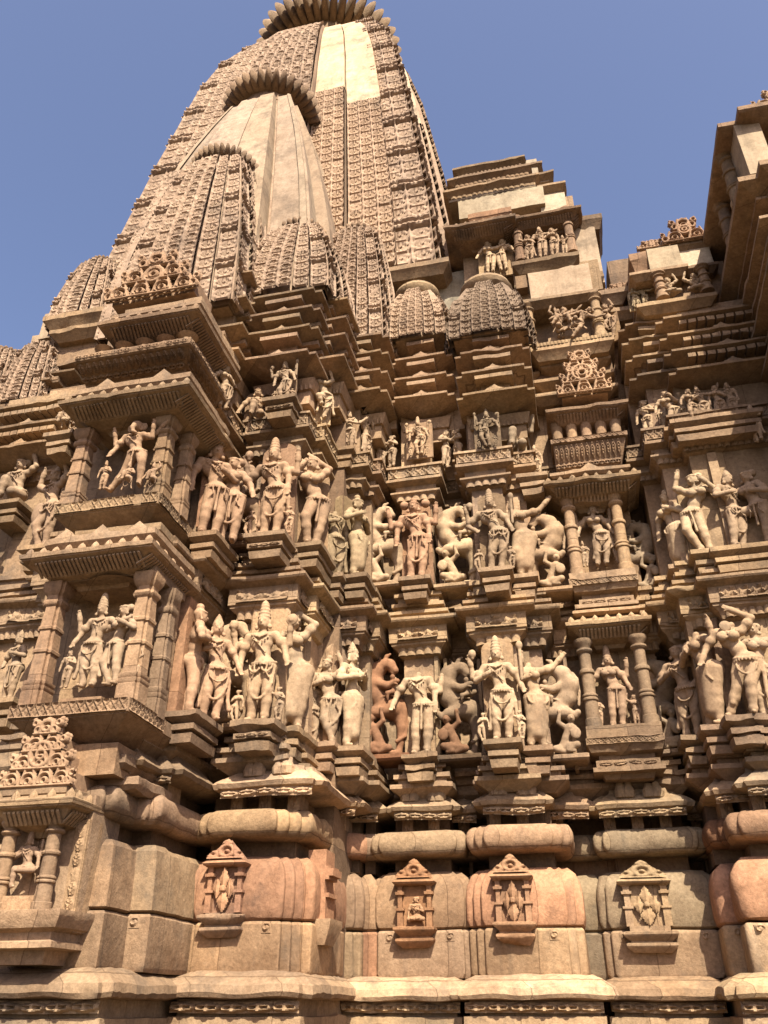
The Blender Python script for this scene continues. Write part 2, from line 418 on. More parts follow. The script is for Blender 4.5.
def figure(S, o=(0, 0, 0), rz=0.0, s=1.0, female=False, sway=0.03, arms=('down', 'down'), extra=(), legs='stand', head=True, turn=0.0, tilt=0.0,
           gear='crown', loop=True, skirt=False, mirror=False, plump=1.0, lean=0.0, items=(), deco=None):
    if deco is None: deco = int(abs(s*1000+rz*37+sway*900+len(str(arms))*5+(3 if female else 0))) % 4
    R = rotz(rz) @ roty(lean); o = np.array(o, float); mx = -1 if mirror else 1
    def T(p): return o+s*(R @ np.array([p[0]*mx, p[1], p[2]]))
    def cap(a, b, ra, rb=None, k=.02): S.cap(T(a), T(b), ra*s, None if rb is None else rb*s, k*s)
    def ell(c, r, k=.02, Q=None): S.ell(T(c), np.array(r)*s, k*s, R if Q is None else R @ Q)
    hx = sway; cx = -sway*.5; nx = -sway*.2
    zp = .50; seated = legs in ('lotus', 'ease')
    g = plump*(1.0 if female else .93)
    ell((hx, .0, zp), (.104*g, .078, .075), .03); ell((hx*.4+cx*.3, 0, .60), (.072*g, .06, .075), .03)
    ell((cx, .0, .70), ((.088 if female else .102)*plump, .066, .085), .03)
    sh = .108 if female else .125
    cap((cx-sh*.9, .0, .765), (cx+sh*.9, 0, .765), .042, .042, .03)
    ell((hx-.048*g, .045, .475), (.058, .055, .062), .02); ell((hx+.048*g, .045, .475), (.058, .055, .062), .02)
    if female:
        for d in (-1, 1): ell((cx+d*.05, -.066, .705), (.049, .047, .048), .008)
    # legs
    L = {'stand': [((.062, -.012, .265), (.055, .0, .035)), ((-.062, -.02, .265), (-.06, .0, .035))],
         'bent': [((.055, -.01, .265), (.05, .01, .035)), ((-.10, -.06, .28), (-.03, -.01, .035))],
         'cross': [((.055, -.01, .265), (.045, .01, .035)), ((-.05, -.045, .27), (.07, -.03, .035))],
         'lift': [((.055, -.01, .265), (.04, .01, .035)), ((-.13, -.10, .38), (-.03, -.06, .25))],
         'dance': [((.12, -.05, .30), (.06, .0, .035)), ((-.16, -.06, .33), (-.10, .0, .035))],
         'lunge': [((.13, -.05, .33), (.15, -.01, .035)), ((-.12, .02, .25), (-.24, .02, .035))],
         'stride': [((.05, -.06, .27), (.09, -.05, .035)), ((-.07, .01, .26), (-.11, .03, .035))],
         'wrap': [((.055, -.01, .265), (.04, .0, .035)), ((-.15, -.09, .46), (-.26, -.04, .36))],
         'lotus': [((.19, -.10, .44), (-.05, -.16, .44)), ((-.19, -.10, .44), (.06, -.17, .45))],
         'ease': [((.19, -.10, .44), (-.02, -.16, .43)), ((-.11, -.14, .45), (-.10, -.13, .20))],
         'kneel': [((.05, -.15, .43), (.05, .05, .38)), ((-.06, -.16, .60), (-.07, -.15, .40))],
         }[legs]
    for i, (kn, ft) in enumerate(L):
        d = 1 if i == 0 else -1
        hp = (hx+d*.054*g, 0, .465); kx = (kn[0]+hx*.6, kn[1], kn[2]); fx = (ft[0]+hx*.15, ft[1], ft[2])
        th = .070*g
        cap(hp, kx, th, .050, .02); mid = np.array(kx)*.62+np.array(fx)*.38
        cap(kx, mid, .049, .047, .015); cap(mid, fx, .046, .030, .015)
        if not seated: cap((fx[0], fx[1]+.01, fx[2]-.012), (fx[0]+d*.015, fx[1]-.075, .014 if fx[2] < .1 else fx[2]-.03), .024, .017, .012)
        else: cap(fx, (fx[0]-d*.05, fx[1]-.015, fx[2]), .024, .018, .012)
        an = np.array(fx)+(np.array(kx)-np.array(fx))*.09
        cap(an, an+np.array((0, 0, .006)), .040, .040, .006)
        if skirt:
            cap(hp, (np.array(hp)+np.array(kx))/2, th+.012, .062, .01)
    if skirt: cap((hx, -.02, .44), (hx*.4, -.01, .14), .085, .075, .03)
    # girdle, sash and garland
    ring = [(hx+.112*g*math.cos(t), .088*math.sin(t), .515-.022*abs(math.sin(t/1))*(1 if math.sin(t) < 0 else 0)) for t in np.linspace(0, 2*math.pi, 13)]
    S.chain([T(p) for p in ring], .013*s, .006*s)
    if not seated:
        if deco in (0, 2): S.chain([T(p) for p in [(hx, -.085, .49), (hx*.8, -.088, .40), (hx*.6, -.075, .24)]], [.014*s, .010*s, .016*s], .006*s)
        if deco in (0, 1):
            for d in (-1, 1): S.chain([T(p) for p in [(hx+d*.06, -.08, .49), (hx+d*.05, -.088, .41), (hx+d*.078, -.07, .36)]], .009*s, .006*s)
        if deco == 1:
            for d in (-1, 1): S.chain([T((hx+d*(.055+.05*math.cos(t)), -.072-.012*math.sin(t), .48-.07*math.sin(t))) for t in np.linspace(0, math.pi, 6)], .0095*s, .006*s)
        if deco == 3:
            for d in (-1, 1): S.chain([T(p) for p in [(hx+d*.10, -.02, .50), (hx+d*.125, -.02, .38), (hx+d*.13, -.01, .20), (hx+d*.15, -.01, .12)]], [.016*s, .02*s, .018*s, .024*s], .01*s)
            S.chain([T((hx+.085*math.cos(t), -.075-.01*math.sin(t), .44-.09*math.sin(t))) for t in np.linspace(0, math.pi, 7)], .010*s, .006*s)
        if deco == 2: loop = False
        if loop:
            S.chain([T((hx*(1-q)+(.112-.03*math.sin(t))*math.cos(t), -.035-.028*math.sin(t), .47-.285*math.sin(t)**.55)) for t, q in zip(np.linspace(0, math.pi, 11), [0, .1, .3, .5, .6, .6, .6, .5, .3, .1, 0])], .0125*s, .010*s)
    # necklace, sacred thread
    S.chain([T((cx+.062*math.cos(t), -.038-.04*math.sin(t), .785-.045*math.sin(t))) for t in np.linspace(0, math.pi, 7)], .0095*s, .005*s)
    S.ell(T((cx, -.082, .735)), np.array((.016, .012, .018))*s, .004*s)
    for t in np.linspace(.2, math.pi-.2, 9): S.ell(T((cx+.085*math.cos(t), -.032-.05*math.sin(t), .775-.085*math.sin(t))), np.array((.010, .010, .010))*s, .004*s)
    for t in np.linspace(-2.9, -.24, 11): S.ell(T((hx+.112*g*math.cos(t), .09*math.sin(t)-.004, .478)), np.array((.011, .010, .015))*s, .004*s)
    if not female: S.chain([T(p) for p in [(cx-.08, -.05, .775), (cx-.01, -.075, .68), (hx*.4+.04, -.07, .59)]], .008*s, .005*s)
    # arms
    def arm(d, spec, zoff=0.0, yoff=0.0):
        e, hd = ARM[spec] if isinstance(spec, str) else spec
        A = np.array((cx+d*sh, yoff, .765+zoff))
        E = A+np.array((e[0]*d, e[1], e[2])); H = A+np.array((hd[0]*d, hd[1], hd[2]))
        cap(A, E, .039, .031, .015); cap(E, H, .031, .021, .01)
        u = (H-E)/max(np.linalg.norm(H-E), 1e-6)
        q = A*.45+E*.55; cap(q, q+(E-A)*.05, .046, .046, .005); q = H-u*.02; cap(q, q+u*.008, .030, .030, .004); q = H-u*.045; cap(q, q+u*.006, .031, .031, .004)
        ell(H+u*.022, (.024, .020, .027), .01)
        sd = np.cross(u, (0, -1, .2)); sd /= max(np.linalg.norm(sd), 1e-6)
        for j in (-1.5, -.5, .5, 1.5):
            b = H+u*.035+sd*.0105*j; cap(b, b+u*(.032-.004*abs(j))+np.array((0, -.012, 0)), .0085, .0065, .003)
        cap(H+u*.012-sd*.018, H+u*.035-sd*.036, .009, .007, .004)
        return H+u*.04
    for d, a in ((1, arms[0]), (-1, arms[1])):
        if a: arm(d, a)
    for d, a in extra: arm(d, a, -.02, .03)
    for it, p in items:
        if it == 'lotus': cap(p, (p[0], p[1], p[2]+.03), .018, .034, .008); ell((p[0], p[1], p[2]+.05), (.04, .035, .045), .008)
        elif it == 'disc': ell(p, (.055, .018, .055), .005); ell((p[0], p[1]-.015, p[2]), (.03, .015, .03), .005)
        elif it == 'staff': cap((p[0], p[1], p[2]-.2), (p[0], p[1], p[2]+.14), .016, .018, .006); ell((p[0], p[1], p[2]+.16), (.035, .03, .05), .006)
        elif it == 'ball': ell(p, (.05, .05, .05), .006)
        elif it == 'mirror': ell(p, (.06, .02, .06), .005); cap((p[0], p[1], p[2]-.12), p, .012, .012, .005)
        elif it == 'shield': ell(p, (.10, .03, .13), .008)
        elif it == 'sword': cap(p, (p[0]+.2, p[1], p[2]+.14), .018, .012, .005)
    # neck and head
    if head:
        cap((cx, 0, .79), (nx, -.005, .855), .034, .031, .012)
        Q = rotz(turn) @ roty(tilt)
        hc = np.array((nx, -.012, .895))
        def hp_(p): return hc+Q @ np.array(p)
        ell(hc, (.052, .056, .064), .01, Q); ell(hp_((0, -.012, -.035)), (.036, .038, .034), .015, Q)
        cap(hp_((0, -.055, .008)), hp_((0, -.066, -.016)), .007, .011, .006)
        for d in (-1, 1):
            ell(hp_((d*.021, -.050, .006)), (.013, .008, .008), .003, Q); cap(hp_((d*.008, -.054, .022)), hp_((d*.034, -.046, .02)), .006, .005, .004)
            cap(hp_((d*.053, .005, .01)), hp_((d*.056, .0, -.03)), .012, .010, .006); ell(hp_((d*.062, -.005, -.05)), (.021, .016, .021), .005, Q)
        cap(hp_((-.013, -.054, -.032)), hp_((.013, -.054, -.032)), .0065, .0065, .004); cap(hp_((-.009, -.053, -.042)), hp_((.009, -.053, -.042)), .006, .006, .004)
        if gear == 'crown':
            for j, (z, r) in enumerate([(.036, .058), (.058, .053), (.080, .046), (.102, .038), (.122, .028)]):
                ell(hp_((0, .004, z)), (r, r, .017), .004, Q)
            cap(hp_((0, .004, .12)), hp_((0, .004, .155)), .02, .010, .01)
            for d in (-1, 0, 1): cap(hp_((d*.034, -.045+.012*abs(d), .045)), hp_((d*.028, -.043+.012*abs(d), .082)), .014, .006, .005)
        elif gear == 'tall':
            cap(hp_((0, .004, .04)), hp_((0, .006, .17)), .054, .036, .008)
            for z, r in ((.045, .061), (.08, .056), (.115, .050), (.15, .044), (.175, .036)): ell(hp_((0, .005, z)), (r, r, .009), .003, Q)
            ell(hp_((0, .005, .195)), (.02, .02, .02), .006, Q)
        elif gear == 'bun':
            ell(hp_((0, .01, .02)), (.058, .058, .056), .008, Q); ell(hp_((.05, .045, .035)), (.052, .050, .048), .006, Q)
            S.chain([T(hp_((.056*math.cos(t), -.056*math.sin(t), .034))) for t in np.linspace(0, math.pi, 7)], .0095*s, .004*s)
        elif gear == 'topknot':
            ell(hp_((0, .01, .025)), (.057, .057, .052), .008, Q); ell(hp_((0, .012, .09)), (.038, .038, .036), .006, Q)
            S.chain([T(hp_((.056*math.cos(t), -.056*math.sin(t), .034))) for t in np.linspace(0, math.pi, 7)], .0095*s, .004*s)
        elif gear == 'elephant':
            ell(hp_((0, -.01, .0)), (.075, .07, .075), .01, Q)
            for d in (-1, 1): ell(hp_((d*.085, .01, -.005)), (.05, .018, .06), .01, Q)
            S.chain([T(hp_(p)) for p in [(0, -.07, -.02), (0, -.10, -.08), (.02, -.10, -.14), (.05, -.09, -.15)]], [.034*s, .028*s, .022*s, .016*s], .01*s)
    elif gear == 'stump': cap((cx, 0, .79), (nx, 0, .83), .034, .03, .01)
def vyala(S, mirror=False, s=1.0, variant=0):
    """rearing horned lion, its body an S, one hind paw on the ground"""
    m = -1 if mirror else 1
    T = lambda p: np.array((p[0]*m*s, p[1]*s, p[2]*s))
    E = lambda c, r, k=.02: S.ell(T(c), np.array(r)*s, k*s)
    Ch = lambda pts, r, k=.03: S.chain([T(p) for p in pts], [q*s for q in r], k*s)
    Ch([(.09, .0, .47), (-.01, -.01, .50), (-.10, -.03, .60), (-.135, -.04, .73), (-.09, -.05, .85), (-.02, -.06, .90)], [.115, .105, .10, .105, .085, .068])
    E((.10, 0, .46), (.12, .10, .115)); E((-.12, -.02, .72), (.11, .10, .13))
    # head bent down over the rider
    E((.04, -.07, .905), (.075, .065, .06)); Ch([(.07, -.08, .89), (.115, -.09, .83)], [.05, .036], .02); Ch([(.06, -.08, .855), (.095, -.09, .80)], [.028, .02], .01)
    E((.055, -.125, .925), (.02, .014, .016), .005); E((.13, -.10, .835), (.02, .02, .016), .006)
    Ch([(.0, -.05, .95), (.02, -.05, 1.0), (.06, -.06, 1.02)], [.03, .022, .012], .012); Ch([(-.03, -.04, .94), (-.06, -.03, 1.0)], [.026, .012], .012)
    for j in range(6):
        t = j/5; Ch([(-.19+.13*t**1.5, -.035, .70+.23*t), (-.155+.13*t, -.075, .70+.2*t)], [.022, .016], .008)
    # hind legs
    Ch([(.10, -.05, .45), (-.10, -.10, .415)], [.085, .058], .03); Ch([(-.10, -.10, .415), (-.17, -.11, .385), (-.20, -.12, .41)], [.055, .034, .034], .015)
    Ch([(.14, .0, .42), (.165, -.01, .27), (.145, -.0, .13), (.13, -.01, .035)], [.09, .052, .036, .034], .02); Ch([(.13, 0, .03), (.06, -.05, .025)], [.034, .026], .015)
    # forelegs
    Ch([(-.09, -.08, .72), (.04, -.13, .665), (.12, -.14, .69)], [.06, .038, .03], .02); Ch([(-.08, -.02, .70), (.05, -.05, .60), (.15, -.07, .62)], [.055, .036, .03], .02)
    for p in ((.14, -.145, .70), (.17, -.075, .63)): E(p, (.035, .03, .028), .008)
    # tail up the back
    Ch([(.17, .03, .44), (.22, .0, .33), (.20, -.03, .18), (.12, -.05, .13)], [.022, .018, .016, .02], .01)
    Ch([(-.22, .0, .52), (-.24, .0, .66), (-.23, -.01, .80), (-.19, -.02, .86)], [.016, .016, .018, .022], .01)
    E((.03, -.11, .50), (.03, .02, .03), .006); Ch([(-.02, -.115, .55), (.05, -.12, .575), (.12, -.10, .56)], [.012, .012, .012], .005)
def warrior(S, mirror=False, s=.46, o=(0, -.10, 0), variant=0):
    m = -1 if mirror else 1; o = np.array(o, float)
    T = lambda p: np.array((p[0]*m*s, p[1]*s, p[2]*s))+o
    Ch = lambda pts, r, k=.02: S.chain([T(p) for p in pts], [q*s for q in r], k*s)
    E = lambda c, r, k=.02: S.ell(T(c), np.array(r)*s, k*s)
    Ch([(.06, .02, .17), (.0, -.01, .34), (-.10, -.03, .54)], [.13, .10, .125], .04)
    Ch([(-.10, -.03, .58), (-.13, -.05, .68)], [.06, .05]); E((-.14, -.07, .76), (.085, .09, .10)); E((-.09, .02, .80), (.085, .085, .085)); E((-.15, -.16, .75), (.025, .03, .03), .01)
    Ch([(.07, 0, .15), (-.20, -.12, .17), (-.02, -.10, .06)], [.115, .08, .055]); Ch([(.08, .02, .14), (.26, -.10, .10), (.05, -.05, .04)], [.11, .075, .055]); Ch([(-.02, -.1, .05), (-.14, -.12, .04)], [.05, .035])
    Ch([(-.18, -.05, .56), (-.27, -.14, .40), (-.12, -.20, .44)], [.065, .05, .04]); Ch([(.0, -.05, .57), (.14, -.08, .68), (.10, -.10, .86)], [.065, .05, .04]); E((.10, -.10, .92), (.05, .05, .06), .01)
    E((-.20, -.20, .40), (.12, .05, .14), .01); Ch([(-.16, -.05, .54), (-.10, -.13, .47), (0, -.09, .52)], [.02, .02, .02], .01)
def rider(S, mirror=False):
    m = -1 if mirror else 1
    T = lambda p: np.array((p[0]*m, p[1], p[2])); Ch = lambda pts, r, k=.012: S.chain([T(p) for p in pts], r, k)
    Ch([(.11, -.10, .62), (.10, -.12, .70)], [.034, .034]); S.ell(T((.10, -.14, .745)), (.026, .028, .03), .008); Ch([(.09, -.14, .69), (.15, -.17, .66)], [.016, .012]); Ch([(.11, -.11, .61), (.05, -.16, .58), (.05, -.15, .52)], [.026, .02, .014])
FIG = {}
def sdf_mesh(key, fn, h=0.0105):
    """mesh data for a carving, made once and shared by copies"""
    if key not in FIG:
        S = Sdf(); fn(S); V, Q = S.mesh(h)
        V = V+wobble(V, .0018, 38.0)
        me = bpy.data.meshes.new(key); me.from_pydata(V.tolist(), [], Q.tolist())
        me.polygons.foreach_set('use_smooth', [True]*len(me.polygons))
        me.materials.append(MAT['carved']); FIG[key] = me
    return FIG[key]
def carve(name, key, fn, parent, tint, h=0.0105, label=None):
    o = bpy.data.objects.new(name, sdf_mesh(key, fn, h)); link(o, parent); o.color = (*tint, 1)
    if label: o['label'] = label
    return o
# ------------------------------------------------------------------ ground and the temple
gm = MB(); box(gm, -60, 60, -60, 60, -.4, 0, step=30)
gr = gm.build('ground', 'paving', noise=0); gr['kind'] = 'structure'; gr['label'] = 'unseen dark dusty ground in front of the temple'
T = thing('stone_temple', 'carved sandstone temple with tiers of figures under a tall curved spire', 'temple', (-.8, 7.2, 0))
T.location = (0, 0, 0)
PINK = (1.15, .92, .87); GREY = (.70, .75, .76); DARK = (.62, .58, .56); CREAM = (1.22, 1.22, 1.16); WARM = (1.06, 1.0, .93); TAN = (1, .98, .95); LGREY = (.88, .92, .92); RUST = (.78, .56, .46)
_jz = [0]
def jit():
    _jz[0] = (_jz[0]+1) % 9; return (_jz[0]-4)*.0013
def zprof(prof, dz=None):
    dz = jit() if dz is None else dz
    return [(d, z+dz) for d, z in prof]
def sub(name, mb, parent, tint=TAN, mat='stone', **kw): return mb.build(name, mat, parent, tint, **kw)

# ---- plinth: block courses, cushion course and dripstone, bay by bay
def pl(px, Y): return ax(px, 905, Y)
PB = [  # x0, x1, yf, number of corner offsets, rounding, tint of the upper block, tint of the lower block, tint of the cushion
 (-4.15, -2.905, 5.02, 0, 0, WARM, WARM, TAN), (-4.4, -2.76, 5.33, 0, 0, TAN, TAN, WARM),
 (-2.86, pl(309, 6.02), 5.93, 3, .05, PINK, WARM, WARM), (-2.1, pl(332, 6.95), 7.02, 0, .03, WARM, LGREY, TAN), (pl(331, 6.9), pl(357, 6.9), 6.93, 1, .04, TAN, TAN, PINK), (pl(356, 7.0), pl(374, 7.0), 7.03, 0, .03, WARM, PINK, TAN),
 (pl(375, 7.05), pl(468, 7.05), 7.03, 1, .05, (1.04, .93, .88), TAN, TAN), (pl(465, 7.2), pl(476, 7.2), 7.22, 0, .02, GREY, GREY, TAN),
 (pl(472, 7.0), pl(578, 7.0), 6.96, 2, .05, PINK, WARM, WARM), (pl(574, 7.3), pl(604, 7.35), 7.44, 0, .03, GREY, GREY, GREY),
 (pl(603, 7.35), pl(718, 7.35), 7.36, 1, .07, LGREY, TAN, LGREY), (pl(712, 7.5), pl(735, 7.5), 7.55, 0, .02, GREY, TAN, TAN),
 (pl(722, 7.05), pl(790, 7.05), 7.06, 0, .03, PINK, CREAM, RUST), (pl(744, 6.8), 3.2, 6.78, 0, .03, PINK, CREAM, (1.0, .86, .78))]
for i, (x0, x1, yf, n, rad, t1, t2, t3) in enumerate(PB):
    yb = yf+.9; ply = steps(x0, x1, yf, yb, n, .062, .035) if n else rect(x0, x1, yf, yb)
    bulge = [(.005, 2.129), (.035, 2.145), (.02, 2.36), (.0, 2.50), (-.035, 2.54), (-.13, 2.56)] if i < 2 else [(.005, 2.129), (.03, 2.145), (.045, 2.19), (.045, 2.36), (.035, 2.43), (.005, 2.50), (-.05, 2.545), (-.13, 2.56)]
    mb = MB(); sweep(mb, ply, zprof(bulge), rad=rad, step=.07)
    sub('plinth_block', mb, T, t1, noise=.0046)
    mb = MB(); sweep(mb, ply, zprof([(.015, 1.80), (.03, 1.83), (.03, 2.105), (.018, 2.122), (-.02, 2.127)]), rad=rad*.4, step=.07)
    w = x1-x0
    if w > .3:
        for xs in (x0+.07+n*.062, x1-.07-n*.062): relief(mb, flat((xs-.035, yf-.034, 2.045), (.07, 0, 0), (0, 0, .07)), 10, 10, tiled(tile_curl, 1, 1), .014)
    sub('plinth_footing', mb, T, t2, noise=.006)
    cn = max(n, 1) if w > .3 else 0
    ys = yf if w > .42 else yf+.07
    ply2 = steps(x0+.085, x1-.085, ys-.01, yb, cn, .075, .04) if cn else rect(x0+.03, x1-.03, ys-.01, yb)
    th = [(.085*math.cos(a)**.7 if math.cos(a) > 0 else 0, 2.755+.098*math.sin(a)) for a in np.linspace(-1.5, 1.5, 11)]
    mb = MB(); sweep(mb, ply2, zprof([(-.12, 2.655)] + [(d+.02, z) for d, z in th] + [(-.12, 2.852)]), rad=.10, step=.06)
    sub('cushion_moulding', mb, T, t3, noise=.007)
    mb = MB(); sweep(mb, rect(x0+.14, x1-.14, yf+.16, yb) if w > .5 else rect(x0+.03, x1-.03, yf+.14, yb), zprof([(0, 2.55), (0, 3.05)]))
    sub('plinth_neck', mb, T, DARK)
# sloping ledge under the blocks and the scroll frieze below it
LB = [(-4.6, -2.72, 4.86, TAN), (-2.78, -1.83, 5.72, TAN), (-2.0, -.98, 6.80, CREAM), (-1.02, .02, 6.74, CREAM), (-.02, .86, 7.10, TAN), (.80, 3.4, 6.55, CREAM)]
for i, (x0, x1, yf, t) in enumerate(LB):
    mb = MB(); sweep(mb, steps(x0, x1, yf, yf+1.4, 1, .07, .05), zprof([(-.06, 1.655), (.045, 1.665), (.06, 1.69), (.05, 1.735), (-.04, 1.79), (-.10, 1.815), (-.3, 1.82)]), step=.035)
    sub('sloping_ledge', mb, T, t, noise=.010, nf=16)
    mb = MB(); sweep(mb, rect(x0+.05, x1-.05, yf+.06, yf+1.4), zprof([(0, 1.50), (.02, 1.51), (.02, 1.56), (-.02, 1.565), (-.02, 1.66)]))
    nn = max(3, int((x1-x0)/.16))
    band(mb, x0+.04, x1-.04, yf+.035, 1.585, 1.65, tile_scroll, nn, .05, 9)
    sub('scroll_frieze', mb, T, CREAM, noise=.005)
    mb = MB(); sweep(mb, rect(x0+.10, x1-.10, yf+.16, yf+1.4), zprof([(.0, .9), (0, 1.50)]))
    sweep(mb, rect(x0, x1, yf, yf+1.4), zprof([(.3, 0), (.3, .5), (.15, .55), (.15, .8), (.02, .85), (0.02, .92)]))
    for k in range(max(2, int((x1-x0)/.24))):
        xc = x0+.18+k*.24
        if xc < x1-.1: relief(mb, flat((xc-.08, yf+.155, 1.30), (.16, 0, 0), (0, 0, .2)), 14, 14, tiled(tile_leaf, 1, 1), .05)
    sub('plinth_base', mb, T, TAN)
# dripstones over the cushion course, with hanging scrolls and a pair of curled crests
KB = [(-4.1, -2.84, 4.98, TAN, 1), (-4.3, -2.70, 5.30, TAN, 0), (ax(212, 772, 5.72), ax(312, 772, 5.72), 5.78, CREAM, 2), (-2.05, -1.74, 6.62, TAN, 0), (ax(336, 792, 6.9), ax(380, 792, 6.9), 6.90, TAN, 0),
      (ax(389, 790, 6.9), ax(453, 790, 6.9), 6.92, CREAM, 2), (ax(446, 795, 7.1), ax(478, 795, 7.1), 7.12, TAN, 0), (ax(476, 785, 6.8), ax(546, 785, 6.8), 6.84, CREAM, 2), (ax(540, 795, 7.1), ax(590, 795, 7.1), 7.14, TAN, 0),
      (ax(592, 790, 7.1), ax(688, 790, 7.1), 7.14, CREAM, 2), (ax(680, 790, 7.4), ax(720, 790, 7.4), 7.44, TAN, 0), (ax(708, 770, 6.75), 3.1, 6.80, CREAM, 1), (ax(742, 770, 6.5), 3.2, 6.58, CREAM, 1)]
for i, (x0, x1, yf, t, crest) in enumerate(KB):
    yf = yf+.11
    mb = MB(); ply = steps(x0+.05, x1-.05, yf, yf+.8, 1, .06, .045)
    sweep(mb, ply, zprof([(-.12, 2.97), (.04, 2.985), (.085, 3.0), (.10, 3.03), (.075, 3.055), (.03, 3.09), (-.02, 3.13), (-.03, 3.165), (-.10, 3.175)]), step=.05)
    nn = max(2, int((x1-x0)/.13)); band(mb, x0+.03, x1-.03, yf-.055, 2.93, 2.99, tile_scroll, nn, .045, 8)
    for k in range(crest):
        xc = (x0+x1)/2+(0 if crest == 1 else (-.11+.22*k)*min(1, (x1-x0)/.55))
        for dx in (-.02, .02): lathe(mb, xc+dx*1.5, yf-.02, [(.0, 3.06), (.05, 3.08), (.055, 3.13), (.035, 3.17), (.03, 3.20), (0, 3.215)], 9)
    sub('dripstone', mb, T, t, noise=.010, nf=14)
    for k in range(max(1, int((x1-x0)/.22))):
        xc = x0+.11+k*.22
        if xc < x1-.04: mb = MB(); box(mb, xc-.045, xc+.045, yf+.08, yf+.3, 2.85, 2.985); relief(mb, flat((xc-.045, yf+.078, 2.86), (.09, 0, 0), (0, 0, .11)), 8, 8, tiled(tile_leaf, 1, 1), .02); sub('carved_post', mb, T, WARM)

# ---- the wall: bays, with every course carried round each bay
BASE = [(.0, 3.10), (.11, 3.175), (.11, 3.21), (.05, 3.215), (.05, 3.255), (.085, 3.26), (.085, 3.295), (.02, 3.30), (.02, 3.34), (.05, 3.345), (.05, 3.385), (0, 3.39)]
MID = [(0, 4.33), (.03, 4.345), (.05, 4.40), (.095, 4.435), (.095, 4.455), (.11, 4.46), (.11, 4.60), (.13, 4.61), (.185, 4.63), (.195, 4.645), (.195, 4.668), (.10, 4.675), (.10, 4.72), (.13, 4.725), (.13, 4.755), (.05, 4.76), (.05, 4.81), (.09, 4.815), (.09, 4.85), (.04, 4.855), (.04, 4.92), (.07, 4.925), (.07, 4.965), (0, 4.97)]
TOP = [(0, 5.97), (.03, 5.985), (.05, 6.03), (.095, 6.06), (.095, 6.08), (.05, 6.085), (.05, 6.16), (.08, 6.17), (.13, 6.19), (.13, 6.22), (.115, 6.225), (.115, 6.335), (.14, 6.34), (.14, 6.365), (.03, 6.37), (.03, 6.40), (0, 6.405)]
WB = [  # x0, x1, yf, panels on the bands, tint
 (-3.92, -2.96, 5.22, 0, TAN), (-4.06, -2.86, 5.50, 2, TAN), (-4.7, -2.30, 6.10, 0, TAN), (-4.95, -4.12, 5.86, 3, TAN),
 (ax(238, 690, 5.95), ax(284, 690, 5.95), 5.93, 3, TAN), (ax(240, 690, 6.15), ax(303, 690, 6.15), 6.16, 2, CREAM), (-2.4, -1.79, 6.66, 3, TAN), (-2.2, -1.70, 6.82, 0, TAN), (-1.95, .12, 7.36, 0, TAN),
 (ax(405, 690, 7.05), ax(439, 690, 7.05), 7.02, 3, CREAM), (ax(484, 690, 6.9), ax(520, 690, 6.9), 6.90, 3, CREAM), (ax(482, 690, 7.0), ax(546, 690, 7.0), 7.03, 3, TAN),
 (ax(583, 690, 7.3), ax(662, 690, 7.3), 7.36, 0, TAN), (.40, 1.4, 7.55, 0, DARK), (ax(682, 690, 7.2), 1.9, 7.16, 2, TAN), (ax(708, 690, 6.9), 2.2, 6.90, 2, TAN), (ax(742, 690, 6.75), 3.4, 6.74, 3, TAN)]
for i, (x0, x1, yf, n, t) in enumerate(WB):
    yb = yf+1.0 if i not in (2, 8, 13) else yf+.8; dz = jit()
    ply = rect(x0, x1, yf, yb)
    mb = MB(); sweep(mb, ply, zprof(BASE, dz), step=.06); sub('wall_base', mb, T, t, noise=.005)
    mb = MB(); sweep(mb, ply, [(-.002, 3.38), (-.002, 7.2)], step=.2); sub('wall_bay', mb, T, t, noise=.004)
    mb = MB(); sweep(mb, ply, zprof(MID, dz), step=.06)
    w = x1-x0
    if n:
        k = max(2, int(w/.13)) if w < .8 else 5
        for xa, xb in ([(x0-.03, x1+.03)] if w < .8 else [(x1-.55, x1+.03)] if x1 < 0 else [(x0-.03, x0+.5)]):
            band(mb, xa, xb, yf-.112, 4.475, 4.595, tile_lotus, k, .04, 10)
        if x1 < -1.5: band(mb, yf-.03, yf+.35, x1+.112, 4.475, 4.595, tile_lotus, 3, .028, 9, side='R')
    band(mb, x0-.04 if w < .8 else x0, x1+.04, yf-.052, 4.345, 4.43, tile_flute, max(3, int(w/.055)), .025, 5)
    sub('lotus_cornice', mb, T, t, noise=.005)
    mb = MB(); sweep(mb, ply, zprof(TOP, dz), step=.06)
    band(mb, x0-.10, x1+.10, yf-.117, 6.232, 6.328, tile_lattice, max(4, int((w+.2)/.075)), .02, 7)
    if x1 < -1.5: band(mb, yf-.10, yf+.6, x1+.117, 6.232, 6.328, tile_lattice, 8, .02, 7, side='R')
    if x0 > .4: band(mb, yf-.10, yf+.4, x0-.117, 6.232, 6.328, tile_lattice, 6, .02, 7, side='L')
    band(mb, x0-.04, x1+.04, yf-.052, 5.985, 6.06, tile_flute, max(3, int(w/.055)), .025, 5)
    sub('lattice_cornice', mb, T, t, noise=.005)
